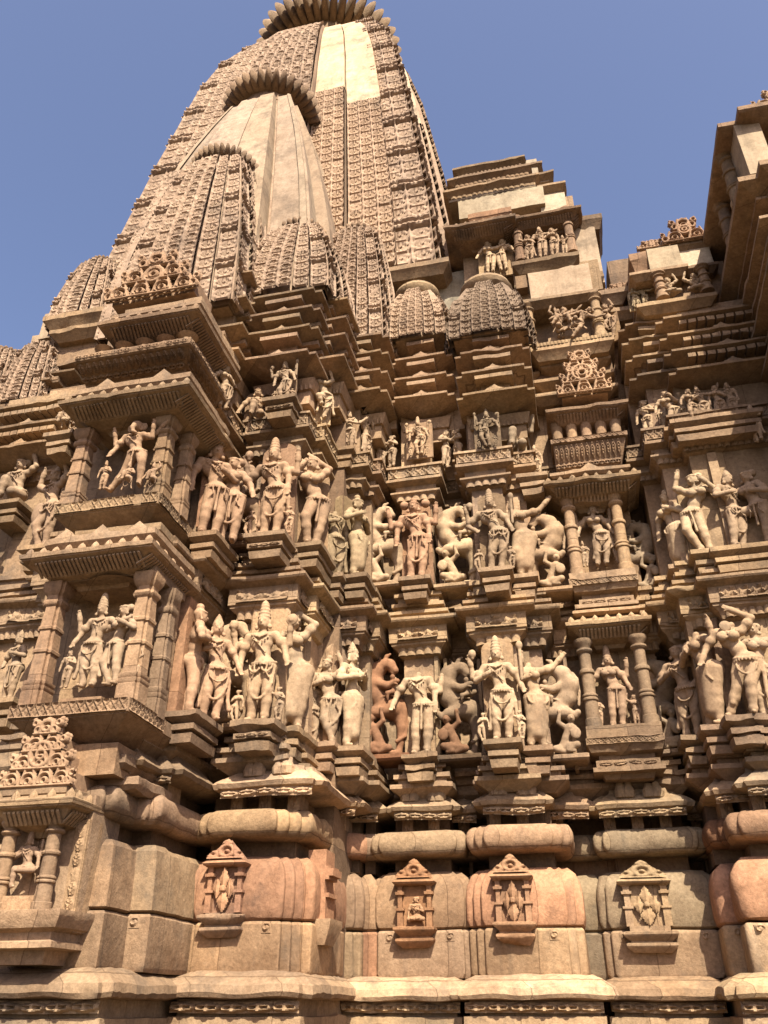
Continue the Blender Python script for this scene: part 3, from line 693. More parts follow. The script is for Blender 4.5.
# narrow slab edges that run up between the figures
for px, Y, z0, z1, w, t in [(437, 7.0, 3.3, 4.35, .035, CREAM), (446, 7.1, 3.25, 4.35, .03, CREAM), (529, 6.98, 3.3, 4.3, .05, CREAM), (568, 7.12, 3.3, 4.3, .03, TAN), (480, 7.05, 3.3, 4.3, .03, TAN), (318, 6.5, 3.3, 4.35, .05, CREAM), (172, 5.35, 3.4, 4.35, .10, PINK), (200, 5.4, 5.0, 5.9, .09, PINK), (306, 6.1, 5.0, 5.9, .08, CREAM), (440, 7.0, 4.95, 5.9, .05, TAN), (376, 7.05, 5.0, 5.9, .04, CREAM), (478, 6.98, 5.0, 5.9, .04, CREAM), (519, 6.98, 4.95, 5.9, .06, CREAM), (730, 6.7, 4.95, 5.95, .08, TAN), (702, 6.85, 3.4, 4.4, .05, TAN), (726, 6.8, 3.4, 4.4, .06, TAN)]:
    py = 690 if z1 < 4.6 else 530
    x = ax(px, py, Y); mb = MB(); box(mb, x-w/2, x+w/2, Y, Y+.2, z0, z1, step=.12); sub('pilaster', mb, T, t, noise=.006)

# ---- brackets the figures stand on
def bracket(px, py, Y, w, d=.22, tint=TAN, rz=0, drop=.22, motif=False):
    x, _, z = at(px, py, Y); mb = MB(); h = drop; x0, x1, yf, yb = x-w/2, x+w/2, Y-d/2, Y+d/2+.25
    sweep(mb, rect(x0, x1, yf, yb), zprof([(-.05, z-h), (-.04, z-h*.72), (-.075, z-h*.7), (-.075, z-h*.62), (-.03, z-h*.6), (-.03, z-h*.42), (-.06, z-h*.4), (-.06, z-h*.36), (.0, z-h*.2), (.0, z-.004), (-.02, z)], 0), step=.05)
    if motif: band(mb, x0+.05, x1-.05, yf+.03, z-h*.58, z-h*.44, tile_scroll, 3, .02, 8)
    o = sub('bracket', mb, T, tint, noise=.006)
    return x, Y, z
# ------------------------------------------------------------------ the carved figures, each a thing of its own
HT = {'crown': 1.05, 'tall': 1.10, 'bun': .965, 'topknot': 1.02, 'elephant': .975, None: .95}
def place(name, label, cat, px, py, ptop, Y, unit, rz=0, group=None):
    x, _, z = at(px, py, Y); h = az(px-(py-ptop)*.02, ptop, Y)-z
    return thing(name, label, cat, (x, Y, z), rz, h/unit, group), h
def slab(t, w, h, d=.05, y=.13, tint=TAN, arch=True):
    mb = MB(); n = 8
    prof = [(-w/2, 0), (-w/2, h-w*.35 if arch else h)] + ([(-w/2*math.cos(a), h-w*.35+w*.35*math.sin(a)) for a in np.linspace(.3, math.pi-.3, n)] if arch else []) + [(w/2, h-w*.35 if arch else h), (w/2, 0)]
    V = [(x, y, z) for x, z in prof]+[(x, y+d, z) for x, z in prof]; m = len(prof)
    Fc = [tuple(range(m)), tuple(range(2*m-1, m-1, -1))]+[(i, m+i, m+(i+1) % m, (i+1) % m) for i in range(m)]
    mb.add(V, Fc); o = mb.build('back_slab', 'stone', t, tint, noise=.006); return o
G1, G2, G3 = 'figures of the lowest row', 'figures of the middle row', 'figures of the small upper row'
_k = [0]
def key():
    _k[0] += 1; return 'carving_%03d' % _k[0]
def single(label, px, py, ptop, Y, kw, rz=0, tint=TAN, group=None, br=None, back=None, h=.0088, name='statue', cat='statue'):
    kw = dict(kw); u = HT.get(kw.get('gear', 'crown'), 1.0)
    if kw.get('head', True) is False: u = .86
    low = {'lotus': .40, 'ease': .16, 'kneel': .34}.get(kw.get('legs'), 0)
    if low: u -= low
    t, hh = place(name, label, cat, px, py, ptop, Y, u, rz, group)
    b = carve('body', key(), lambda S: figure(S, o=(0, 0, -low), **kw), t, tint, h)
    if back: slab(t, back, u*1.02, tint=tint)
    if kw.get('gear') == 'tall' and not low:
        for d in (-1, 1): carve('attendant', 'attendant_%d' % d, lambda S: figure(S, s=.30, female=d < 0, gear='bun', arms=('chest', 'up') if d > 0 else ('down', 'chest'), sway=.06*d, legs='bent'), t, tint, .009).location = (.185*d, -.02, 0)
    if br: bracket(px, py, Y-.02, br, tint=TAN, motif=br > .3)
    return t
def pair(label, px, py, ptop, Y, figs, rz=0, tint=TAN, group=None, br=None, back=None, unit=1.06, name='statue_group', cat='sculpture', h=.0098):
    t, hh = place(name, label, cat, px, py, ptop, Y, unit, rz, group)
    for kw in figs:
        kw = dict(kw); nm = kw.pop('name', 'body')
        carve(nm, key(), lambda S: figure(S, **kw), t, kw.pop('tint', tint) if 'tint' in kw else tint, h)
    if back: slab(t, back, unit*1.0, tint=tint)
    if br: bracket(px, py, Y-.02, br)
    return t
def beast(label, px, py, ptop, Y, mirror=False, tint=TAN, group=None, wt=None, rz=0, ws=.46, wpos=(-.06, -.10, 0), wmir=False, back=False):
    t, hh = place('lion_statue', label, 'lion statue', px, py, ptop, Y, 1.03, rz, group)
    k = 'lion_m' if mirror else 'lion'
    o = carve('lion_body', k, lambda S: vyala(S, mirror), t, tint)
    o = carve('rider', k+'_rider', lambda S: rider(S, mirror), t, tint)
    o = carve('warrior', 'warrior_m' if (mirror != wmir) else 'warrior', lambda S: warrior(S, mirror != wmir), t, wt or tint, .009)
    o.location = (wpos[0]*(-1 if mirror else 1), wpos[1]+.10, wpos[2])
    if back: slab(t, .42, 1.0, y=.11, tint=tint, arch=False)
    mb = MB(); sweep(mb, rect(-.24, .24, -.14, .16), [(0, -.07), (.02, -.05), (.02, -.015), (0, -.005)]); mb.build('footing', 'stone', t, tint)
    return t
D4 = dict(gear='tall', extra=((1, 'raised'), (-1, 'raised')), arms=('low', 'down'), items=(('disc', (.27, -.05, .88)), ('lotus', (-.27, -.05, .83))))
# --- lowest row
single('standing figure at the left edge, beside the left pillar of the lower balcony', 6, 702, 632, 5.55, dict(arms=('chest', 'hip'), gear='crown', sway=.04), rz=-.3, group=G1, br=.3)
t = pair('couple embracing between the faceted pillars of the lower left balcony', 98, 687, 598, 4.82, [
    dict(o=(-.12, 0, 0), arms=('embrace', 'low'), gear='tall', sway=-.03, extra=((-1, 'raised'),)), dict(o=(.16, .0, 0), rz=-.35, female=True, gear='bun', arms=('breast', 'embrace'), legs='bent', sway=-.05, s=.96),
    dict(name='attendant', o=(-.38, -.04, 0), s=.44, arms=('chest', 'down')), dict(name='attendant', o=(.40, -.0, 0), s=.38, female=True, gear='bun', arms=('up', 'down'))], group=G1)
pair('woman seen from behind pressed against a man, right of the lower balcony', 187, 714, 602, 5.42, [dict(rz=2.0, female=True, gear='topknot', arms=('chest', 'chest'), sway=.06, loop=False), dict(o=(.13, .20, 0), rz=.5, arms=('low', 'chest'), gear='crown', s=.95)], tint=(1.1, .96, .90), group=G1, br=.26, rz=.15)
beast('rearing lion over a curled warrior, beside the left pier deity of the lowest row', 229, 727, 620, 5.93, group=G1, tint=WARM)
single('tall crowned deity with upper arms raised on the projecting left pier, lowest row', 257, 723, 603, 5.74, dict(D4, sway=.025), group=G1, br=.36, back=.36, tint=(1.08, 1.02, .95))
single('long skirted woman, elbow over her head, right corner of the left pier, lowest row', 288, 730, 615, 6.0, dict(female=True, gear='bun', arms=('overhead', 'breast'), extra=(), skirt=True, sway=.05, turn=.7), rz=.45, group=G1, br=.26, back=.34, tint=(1.06, 1.03, .98))
pair('swaying woman with tilted head leaning on a small companion, lowest row', 322, 745, 652, 6.46, [dict(o=(.03, 0, 0), female=True, gear='topknot', arms=('up', 'chest'), legs='cross', sway=.06, tilt=.35), dict(o=(-.14, .04, 0), s=.8, arms=('embrace', 'down'), gear='bun', rz=.3)], rz=.25, group=G1, br=.28)
single('woman in profile facing right with pointed crown and long veil, lowest row', 350, 749, 643, 6.56, dict(female=True, gear='crown', arms=('breast', 'chest'), skirt=True, sway=.02, loop=False), rz=1.15, group=G1, br=.28, back=.36, tint=CREAM)
beast('reddish brown rearing lion with curled trunk over a kneeling warrior, lowest row', 386, 757, 656, 7.02, group=G1, tint=RUST, wt=(.62, .45, .38))
single('pale headless figure with long thigh garland on a square pilaster, lowest row', 421, 755, 672, 6.9, dict(head=False, gear='stump', arms=('down', 'low'), extra=((1, (((.1, 0, -.1)), (.12, 0, .02))), (-1, ((.1, 0, -.1), (.12, 0, .02)))), sway=.035), group=G1, br=.30, back=.36, tint=(1.2, 1.2, 1.14))
beast('grey rearing lion above a brown kneeling warrior, left of the tall crowned deity', 462, 757, 659, 7.05, group=G1, tint=(.62, .60, .57), wt=(.55, .42, .35))
single('tall crowned deity holding lotus bud and mace on a stepped bracket, lowest row centre', 503, 741, 636, 6.68, dict(D4, arms=('low', 'chest'), items=(('staff', (.24, -.05, .80)), ('lotus', (-.25, -.05, .86))), sway=.03), group=G1, br=.30, back=.34, tint=CREAM)
single('headless woman with arms folded up and smooth long skirt, lowest row centre', 537, 748, 662, 6.9, dict(head=False, gear='stump', female=True, arms=('upout', 'chest'), skirt=True, loop=False, sway=.04), group=G1, br=.26, back=.34, tint=(1.16, 1.12, 1.04), rz=.3)
beast('rearing lion turned to the left above a crouching warrior, beside the lower pillared niche', 563, 757, 660, 7.06, mirror=True, group=G1, tint=TAN)
pair('goddess with tall crown standing in the lower niche of round pillars', 618, 728, 648, 7.16, [dict(female=True, gear='tall', arms=('low', 'low'), extra=((1, 'raised'), (-1, 'raised')), sway=.05), dict(name='attendant', o=(-.22, -.02, 0), s=.42, arms=('chest', 'down')), dict(name='attendant', o=(.24, -.02, 0), s=.42, female=True, gear='bun', arms=('down', 'up'))], group=G1, tint=(1.05, .98, .93))
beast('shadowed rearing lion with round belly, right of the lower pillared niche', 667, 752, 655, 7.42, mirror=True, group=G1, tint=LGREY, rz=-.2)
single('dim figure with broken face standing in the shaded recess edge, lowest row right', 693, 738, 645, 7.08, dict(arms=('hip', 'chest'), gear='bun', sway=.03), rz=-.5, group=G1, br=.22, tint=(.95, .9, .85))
single('full bodied woman without head turned to the left, lowest row right', 716, 727, 630, 6.82, dict(head=False, gear='stump', female=True, arms=('raised', 'chest'), skirt=True, loop=False, sway=.06), rz=-.95, group=G1, br=.26, tint=(1.1, 1.05, .98))
single('twisting woman with arm bent over her head and one leg drawn back, lowest row right', 742, 717, 622, 6.62, dict(female=True, head=False, gear='stump', arms=('overhead', 'low'), legs='stride', sway=.09, loop=False, lean=.12), rz=-.3, group=G1, br=.3, tint=(1.1, 1.05, .98))
single('figure lifting a round mirror at the right edge, lowest row', 772, 717, 622, 6.62, dict(female=True, gear='bun', arms=('low', 'raised'), items=(('mirror', (-.25, -.08, .93)),), sway=-.03), group=G1, br=.3)
# --- middle row
single('small seated figure in the upper left corner beside the left edge, middle row', 12, 505, 462, 5.72, dict(legs='kneel', arms=('up', 'chest'), gear='bun'), group=G2, br=.3)
single('standing guardian with raised arms against a slab, left of the upper balcony', 40, 550, 470, 5.62, dict(arms=('up', 'up'), gear='topknot', sway=.05, legs='bent', items=(('shield', (-.2, .0, .5)),)), rz=-.35, group=G2, br=.3, tint=(.98, .92, .9))
pair('dancing deity in a wide stance between the pillars of the upper left balcony', 127, 489, 424, 4.80, [dict(arms=('raised', 'low'), extra=((1, 'upout'), (-1, 'raised')), legs='lunge', gear='elephant', sway=.05, plump=1.1), dict(name='attendant', o=(-.30, -.05, 0), s=.40, arms=('chest', 'down')), dict(name='attendant', o=(.06, -.12, -.14), s=.42, legs='kneel', arms=('chest', 'low')), dict(name='attendant', o=(.32, -.02, -.12), s=.42, legs='kneel', arms=('up', 'low'))], group=G2, unit=.98, tint=(1.05, .95, .88))
pair('standing man with a woman peering over his shoulder, right of the upper balcony', 207, 537, 441, 5.40, [dict(rz=.3, gear='crown', arms=('chest', 'down'), sway=.04, loop=False), dict(o=(.16, .1, 0), rz=-.2, female=True, gear='bun', arms=('low', 'chest'), s=.95)], rz=.35, group=G2, br=.26, tint=(1.05, .93, .87))
beast('rearing lion over a fallen warrior, beside the left pier deity of the middle row', 240, 548, 466, 5.93, group=G2, tint=(1.02, .93, .87))
single('crowned deity with lotus bud and broken raised arm on the left pier, middle row', 269, 537, 440, 5.70, dict(D4, arms=('down', 'low'), items=(('lotus', (-.25, -.05, .86)),), sway=.045), group=G2, br=.36, back=.36, tint=(1.06, .95, .88))
single('woman with both elbows lifted to her face, right corner of the left pier, middle row', 309, 547, 461, 5.98, dict(female=True, gear='bun', arms=('overhead', 'face'), sway=.07, legs='bent', turn=-.4), rz=.5, group=G2, br=.28, back=.4, tint=(1.06, .97, .9))
single('greenish grey headless figure seen side on, middle row', 333, 578, 512, 6.44, dict(head=False, gear='stump', arms=('down', 'chest'), sway=.02), rz=.9, group=G2, br=.24, back=.32, tint=(.92, .95, .86))
single('greenish grey figure in profile with round topknot and folded hands, middle row', 356, 578, 496, 6.54, dict(gear='topknot', female=True, arms=('chest', 'breast'), skirt=True, loop=False), rz=1.2, group=G2, br=.26, back=.34, tint=(1.0, 1.02, .92))
beast('pale rearing lion with muzzle at its chest, left of the pink garlanded figure', 384, 587, 506, 7.02, group=G2, tint=CREAM)
single('pinkish deity with battered round head and square garland, middle row', 416, 580, 498, 6.88, dict(gear='topknot', arms=('down', 'down'), extra=((1, 'raised'), (-1, 'raised')), items=(('ball', (.12, .03, .95)), ('ball', (-.12, .03, .95))), sway=.04), group=G2, br=.30, back=.34, tint=(1.12, .94, .87))
beast('cream rearing lion with thin tail over a seated warrior, centre of the middle row', 460, 587, 505, 7.05, group=G2, tint=(1.22, 1.2, 1.1))
single('grey deity with swaying hips and leafy crown on the central pier, middle row', 496, 571, 489, 6.66, dict(D4, arms=('low', 'hip'), items=(('lotus', (-.25, -.05, .82)), ('staff', (.24, -.05, .78))), sway=.07), group=G2, br=.30, back=.34, tint=(.86, .85, .82))
single('broken woman with crossed forearms on a blocky seat, middle row centre', 524, 578, 506, 6.9, dict(head=False, gear='stump', female=True, arms=('upout', 'chest'), skirt=True, loop=False, sway=.05, legs='bent'), rz=.2, group=G2, br=.26, back=.36, tint=(1.12, 1.08, 1.0))
beast('rearing lion turned left with raised paw above a crouching boar like warrior, middle row', 549, 592, 512, 7.06, mirror=True, group=G2, tint=(1.08, 1.04, .96))
pair('goddess with rounded hips standing in the upper niche of round pillars', 602, 566, 500, 7.14, [dict(female=True, gear='tall', arms=('low', 'low'), extra=((1, 'raised'), (-1, 'raised')), sway=.06), dict(name='attendant', o=(-.22, -.02, 0), s=.40, arms=('chest', 'down')), dict(name='attendant', o=(.24, -.02, 0), s=.40, female=True, gear='bun', arms=('down', 'chest'))], group=G2)
beast('small rearing lion half hidden in the dark recess, right of the upper pillared niche', 648, 592, 520, 7.42, mirror=True, group=G2, tint=LGREY, rz=-.2)
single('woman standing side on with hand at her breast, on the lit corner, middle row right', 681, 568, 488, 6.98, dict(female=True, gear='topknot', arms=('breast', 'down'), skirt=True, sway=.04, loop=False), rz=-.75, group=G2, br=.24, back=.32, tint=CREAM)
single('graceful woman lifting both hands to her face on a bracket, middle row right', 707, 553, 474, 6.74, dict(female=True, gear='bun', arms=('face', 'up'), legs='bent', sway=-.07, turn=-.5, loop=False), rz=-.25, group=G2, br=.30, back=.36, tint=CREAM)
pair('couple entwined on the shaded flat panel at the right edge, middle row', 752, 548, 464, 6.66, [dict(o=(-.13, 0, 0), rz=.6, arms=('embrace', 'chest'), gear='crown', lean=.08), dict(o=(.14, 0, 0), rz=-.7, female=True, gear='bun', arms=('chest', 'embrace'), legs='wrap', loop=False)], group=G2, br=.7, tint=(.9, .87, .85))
# --- small upper row
pair('tiny attendant pair on the ledge left of the upper balcony roof', 65, 437, 410, 5.42, [dict(o=(-.12, 0, 0), legs='kneel', arms=('up', 'chest')), dict(o=(.16, 0, 0), legs='kneel', arms=('raised', 'low'), female=True, gear='bun')], group=G3, unit=.85, br=.3)
single('small figure on the side wall right of the railing, small upper row', 222, 408, 368, 5.38, dict(gear='bun', female=True, arms=('chest', 'low'), sway=.05), rz=1.0, group=G3, back=.4)
single('small kneeling figure left of the throned deity, small upper row', 256, 423, 388, 5.84, dict(legs='kneel', gear='topknot', arms=('chest', 'low')), rz=.3, group=G3, back=.4, tint=WARM)
single('four armed deity on a projecting block above the left pier, small upper row', 283, 402, 360, 5.72, dict(D4, sway=.05, legs='bent', items=(('staff', (.26, -.05, .8)), ('lotus', (-.26, -.05, .84)))), group=G3, br=.32, back=.42)
single('small bent woman on a slab right of the throned deity, small upper row', 321, 418, 374, 6.08, dict(female=True, gear='bun', arms=('up', 'low'), legs='lift', sway=.07), rz=.6, group=G3, back=.42, tint=CREAM)
pair('small embracing couple beneath the stacked eaves, left of the framed deities', 342, 452, 412, 6.56, [dict(o=(-.1, 0, 0), arms=('embrace', 'hip'), gear='bun', female=True, sway=.05), dict(o=(.14, 0, 0), arms=('chest', 'embrace'), rz=-.3)], group=G3, br=.3, tint=TAN, unit=1.03)
single('small profile figure blowing or praying on a pale slab, small upper row', 365, 457, 418, 6.70, dict(gear='bun', arms=('face', 'face')), rz=1.2, group=G3, back=.4, tint=TAN)
pair('tiny leaning couple on the lattice ledge, left of the first framed deity', 386, 468, 436, 6.96, [dict(o=(-.1, 0, 0), arms=('embrace', 'up'), legs='cross', lean=-.15, gear='bun'), dict(o=(.15, 0, 0), rz=-.5, female=True, arms=('breast', 'down'), gear='bun')], group=G3, unit=1.0, tint=TAN)
t = single('tan four armed deity in the first framed panel, small upper row centre', 419, 455, 417, 6.84, dict(D4, legs='bent', sway=.06), group=G3, back=.62, tint=(1.12, 1.05, .97))
pair('pale kissing couple with touching heads between the two framed deities', 452, 466, 428, 6.98, [dict(o=(-.15, 0, 0), rz=.9, arms=('up', 'chest'), gear='bun', female=True, lean=.08), dict(o=(.15, 0, 0), rz=-.9, arms=('chest', 'up'), gear='bun', lean=-.08)], group=G3, unit=1.0, tint=(1.0, .98, .95))
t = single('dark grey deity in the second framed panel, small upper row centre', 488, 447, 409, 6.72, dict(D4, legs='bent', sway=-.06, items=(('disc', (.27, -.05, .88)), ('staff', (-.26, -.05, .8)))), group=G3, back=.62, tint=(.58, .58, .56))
single('broken small figure on a white patched slab, right of the dark framed deity', 515, 455, 421, 6.96, dict(head=False, gear='stump', arms=('raised', 'low'), legs='kneel'), rz=.3, group=G3, back=.5, tint=LGREY)
pair('cream pair standing close on a small ledge beside the railing of the niche tower', 532, 478, 446, 7.0, [dict(o=(-.14, 0, 0), arms=('embrace', 'down'), gear='bun', female=True), dict(o=(.15, 0, 0), arms=('down', 'chest'), gear='crown')], group=G3, unit=1.03, br=.3, tint=(1.25, 1.24, 1.18))
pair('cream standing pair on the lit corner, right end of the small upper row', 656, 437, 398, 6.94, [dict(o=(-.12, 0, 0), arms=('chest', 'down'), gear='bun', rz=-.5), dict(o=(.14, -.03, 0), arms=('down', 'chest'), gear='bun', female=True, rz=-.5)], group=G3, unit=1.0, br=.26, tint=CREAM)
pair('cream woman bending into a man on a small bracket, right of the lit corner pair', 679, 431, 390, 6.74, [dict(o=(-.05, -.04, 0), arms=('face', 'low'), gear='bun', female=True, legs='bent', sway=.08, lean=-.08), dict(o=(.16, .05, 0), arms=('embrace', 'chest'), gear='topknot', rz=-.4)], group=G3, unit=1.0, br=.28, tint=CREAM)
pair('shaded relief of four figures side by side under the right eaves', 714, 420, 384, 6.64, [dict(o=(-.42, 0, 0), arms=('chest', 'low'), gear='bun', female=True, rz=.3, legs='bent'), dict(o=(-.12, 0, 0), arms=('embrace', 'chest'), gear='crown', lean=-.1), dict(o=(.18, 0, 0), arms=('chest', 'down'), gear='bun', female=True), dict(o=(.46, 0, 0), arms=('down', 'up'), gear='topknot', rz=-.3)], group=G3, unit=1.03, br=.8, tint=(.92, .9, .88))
# --- high on the niche tower and the porch
GU = 'figures high on the niche tower and porch'
pair('cream couple arm in arm under the roof steps of the niche tower', 497, 272, 241, 7.18, [dict(o=(-.15, 0, 0), arms=('embrace', 'low'), gear='bun', female=True, sway=.05), dict(o=(.16, 0, 0), arms=('low', 'embrace'), gear='bun', sway=-.04)], group=GU, unit=.98, back=.8, tint=(1.3, 1.3, 1.22))
pair('three standing figures between short pillars at the top of the niche tower', 543, 258, 226, 7.1, [dict(o=(-.30, 0, 0), s=.85, arms=('chest', 'up'), gear='bun', female=True), dict(o=(0, 0, 0), arms=('embrace', 'down'), gear='crown'), dict(o=(.27, 0, 0), s=.93, arms=('down', 'chest'), gear='bun', female=True), dict(name='attendant', o=(.5, 0, 0), s=.6, arms=('up', 'chest'))], group=GU, tint=(1.0, .96, .92))
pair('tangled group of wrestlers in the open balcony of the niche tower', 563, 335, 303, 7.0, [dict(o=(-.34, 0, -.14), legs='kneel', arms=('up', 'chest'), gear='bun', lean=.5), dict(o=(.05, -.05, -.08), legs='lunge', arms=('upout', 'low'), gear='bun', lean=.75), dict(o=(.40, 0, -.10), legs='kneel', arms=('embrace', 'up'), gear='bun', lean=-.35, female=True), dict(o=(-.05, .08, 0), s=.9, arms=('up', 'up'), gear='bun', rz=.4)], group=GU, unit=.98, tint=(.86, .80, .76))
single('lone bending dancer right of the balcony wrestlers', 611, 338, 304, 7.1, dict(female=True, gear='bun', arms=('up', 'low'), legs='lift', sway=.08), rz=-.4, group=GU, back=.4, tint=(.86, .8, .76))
pair('grey green pair in the left bay of the porch balcony', 641, 307, 286, 6.88, [dict(o=(-.16, 0, 0), arms=('chest', 'down'), gear='bun', female=True), dict(o=(.17, 0, 0), arms=('embrace', 'low'), gear='crown')], group=GU, unit=1.03, back=.75, tint=(.95, 1.0, .92))
pair('two reclining figures with crossed legs in the porch balcony', 684, 294, 275, 6.75, [dict(o=(-.3, 0, -.40), legs='lotus', arms=('up', 'low'), gear='bun'), dict(o=(.3, 0, -.40), legs='lotus', arms=('low', 'up'), gear='bun'), ], group=GU, unit=.6, tint=TAN)
single('shadowed figure under the eaves at the right edge of the photo', 760, 441, 403, 6.6, dict(gear='crown', arms=('chest', 'hip')), rz=-.9, group=GU, tint=TAN)
# --- base
t = pair('seated four armed deity in the pillared base niche at the lower left', 21, 890, 828, 4.80, [dict(o=(0, 0, -.16), legs='ease', arms=('low', 'chest'), extra=((1, 'raised'), (-1, 'raised')), gear='tall', plump=1.1)], unit=.94, name='statue', cat='statue', h=.0105, tint=(.98, .92, .9))
t = single('tiny cross legged figure inside the small niche on the tan plinth block', 416, 921, 897, 6.955, dict(legs='lotus', arms=('chest', 'down'), gear='bun', plump=1.1), tint=(.95, .78, .66))
# ------------------------------------------------------------------ core masonry behind the bays
mb = MB()
for x0, x1, yf, z1 in [(-8.5, -1.9, 6.5, 7.6), (-3.95, -3.0, 5.6, 6.35), (-2.2, .4, 7.6, 8.0), (.2, 9, 7.8, 7.4), (1.4, 9, 7.3, 7.4)]:
    box(mb, x0, x1, yf, 13, 0, z1, step=2)
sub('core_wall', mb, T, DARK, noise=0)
mb = MB(); box(mb, -8.5, -4.0, 6.2, 6.6, 0, 5.9, step=.4); sub('core_wall', mb, T, TAN)

def niche(name, label=None):
    o = bpy.data.objects.new(name, None); link(o, T)
    if label: o['label'] = label
    return o
def square_pillar(parent, x, y, z0, z1, w, tint=TAN):
    h = z1-z0; mb = MB(); a = w/2; c = a*.36
    plus = [(-a, -a+c), (-a+c, -a+c), (-a+c, -a), (a-c, -a), (a-c, -a+c), (a, -a+c), (a, a-c), (a-c, a-c), (a-c, a), (-a+c, a), (-a+c, a-c), (-a, a-c)]
    P = [(x+p[0], y+p[1]) for p in plus]
    pr = [(.045, 0), (.045, .13), (.035, .135), (.05, .15), (.05, .17), (.03, .175), (.045, .19), (.045, .21), (.012, .22), (.006, .42), (.006, .425), (.024, .43), (.028, .45), (.010, .46), (0, .60), (0, .605), (.020, .61), (.024, .63), (.006, .64), (-.004, .80), (.02, .81), (.035, .83), (.028, .85), (.0, .86), (0, .89), (.03, .91), (.05, .94), (.06, .97), (.06, 1.0)]
    sweep(mb, P, [(d*w/.2*.8, z0+h*t) for d, t in pr], closed=True, step=.05)
    return mb.build('pillar', 'stone', parent, tint, noise=.004)
def round_pillar(parent, x, y, z0, z1, r, tint=TAN):
    h = z1-z0; mb = MB()
    pr = [(1.25, 0), (1.25, .10), (1.05, .11), (1.0, .30), (1.2, .31), (1.22, .325), (1.05, .34), (1.2, .355), (1.18, .37), (.95, .385), (.93, .60), (1.15, .61), (1.2, .63), (1.1, .65), (.88, .66), (.86, .84), (1.1, .85), (1.25, .87), (1.2, .89), (.9, .90), (1.0, .92), (1.3, .95), (1.45, .97), (1.45, 1.0)]
    lathe(mb, x, y, [(r*a, z0+h*t) for a, t in pr], 18)
    return mb.build('pillar', 'stone', parent, tint, noise=.003)
def sill(parent, x0, x1, yf, z, yb, tint=TAN, side=True):
    mb = MB(); sweep(mb, rect(x0, x1, yf, yb), zprof([(-.26, z-.30), (-.25, z-.26), (-.20, z-.25), (-.03, z-.115), (-.012, z-.105), (-.012, z-.10), (0, z-.095), (0, z-.002), (-.03, z)]), step=.06)
    n = max(5, int((x1-x0)/.062)); band(mb, x0+.01, x1-.01, yf-.001, z-.092, z-.006, tile_lattice, n, .016, 8)
    if side: band(mb, yf+.01, min(yb, yf+.5), x1+.001, z-.092, z-.006, tile_lattice, 8, .016, 8, side='R')
    return mb.build('sill', 'stone', parent, tint, noise=.004)
def awning(parent, x0, x1, yf, z, yb, tint=TAN, knobs=True, name='eave', d=.30):
    """sloping stone eave with fluted soffit and a row of buds along its top edge"""
    mb = MB(); ply = rect(x0, x1, yf, yb)
    sweep(mb, ply, zprof([(-d-.02, z-.17), (-d, z-.14), (-d*.55, z-.115), (-d*.5, z-.10), (-.05, z-.04), (-.012, z-.028), (-.012, z-.022), (0, z-.018), (.006, z+.012), (-.01, z+.02), (-.07, z+.05), (-d*.6, z+.10), (-d, z+.11)]), step=.06)
    # soffit ribs
    n = int((x1-x0-.2)/.032)
    for k in range(n):
        xc = x0+.1+(k+.5)*(x1-x0-.2)/n
        V = []
        for yy, zz in ((yf+.04, z-.042), (yf+d*.5, z-.104)):
            V += [(xc-.009, yy, zz), (xc+.009, yy, zz), (xc+.009, yy, zz-.012), (xc-.009, yy, zz-.012)]
        mb.add(V, [(0, 1, 2, 3), (7, 6, 5, 4), (3, 2, 6, 7), (1, 5, 6, 2), (0, 3, 7, 4)])
    m = int((yb-yf-.15)/.032)
    for k in range(min(m, 26)):
        yc = yf+.1+k*.032; V = []
        for xx, zz in ((x1-.04, z-.042), (x1-d*.5, z-.104)): V += [(xx, yc-.009, zz), (xx, yc+.009, zz), (xx, yc+.009, zz-.012), (xx, yc-.009, zz-.012)]
        mb.add(V, [(0, 1, 2, 3), (7, 6, 5, 4), (3, 2, 6, 7), (1, 5, 6, 2), (0, 3, 7, 4)])
    if knobs:
        n = max(3, int((x1-x0)/.10))
        for k in range(n): xc = x0+.05+k*(x1-x0-.1)/(n-1); lathe(mb, xc, yf+.045, [(.0, z+.015), (.030, z+.025), (.030, z+.045), (.018, z+.065), (0, z+.085)], 7)
        m = max(2, int((yb-yf)/.12))
        for k in range(1, m): yy = yf+k*(yb-yf)/m; lathe(mb, x1-.045, yy, [(.0, z+.015), (.030, z+.025), (.030, z+.045), (.018, z+.065), (0, z+.085)], 7)
    return mb.build(name, 'stone', parent, tint, noise=.005)
def course(parent, name, x0, x1, yf, yb, z0, z1, tint=TAN, lip=.03, crest=0):
    mb = MB(); sweep(mb, rect(x0, x1, yf, yb), zprof([(-lip, z0), (0, z0+(z1-z0)*.35), (0, z1-.01), (-.015, z1)]), step=.06)
    for k in range(crest):
        xc = x0+(k+.5)*(x1-x0)/crest; w = .09
        mb.add([(xc-w, yf+.01, z1-.01), (xc+w, yf+.01, z1-.01), (xc, yf+.02, z1+.075), (xc-w, yf+.08, z1-.01), (xc+w, yf+.08, z1-.01), (xc, yf+.08, z1+.075)], [(0, 1, 2), (5, 4, 3), (0, 2, 5, 3), (1, 4, 5, 2)])
    return mb.build(name, 'stone', parent, tint, noise=.006)
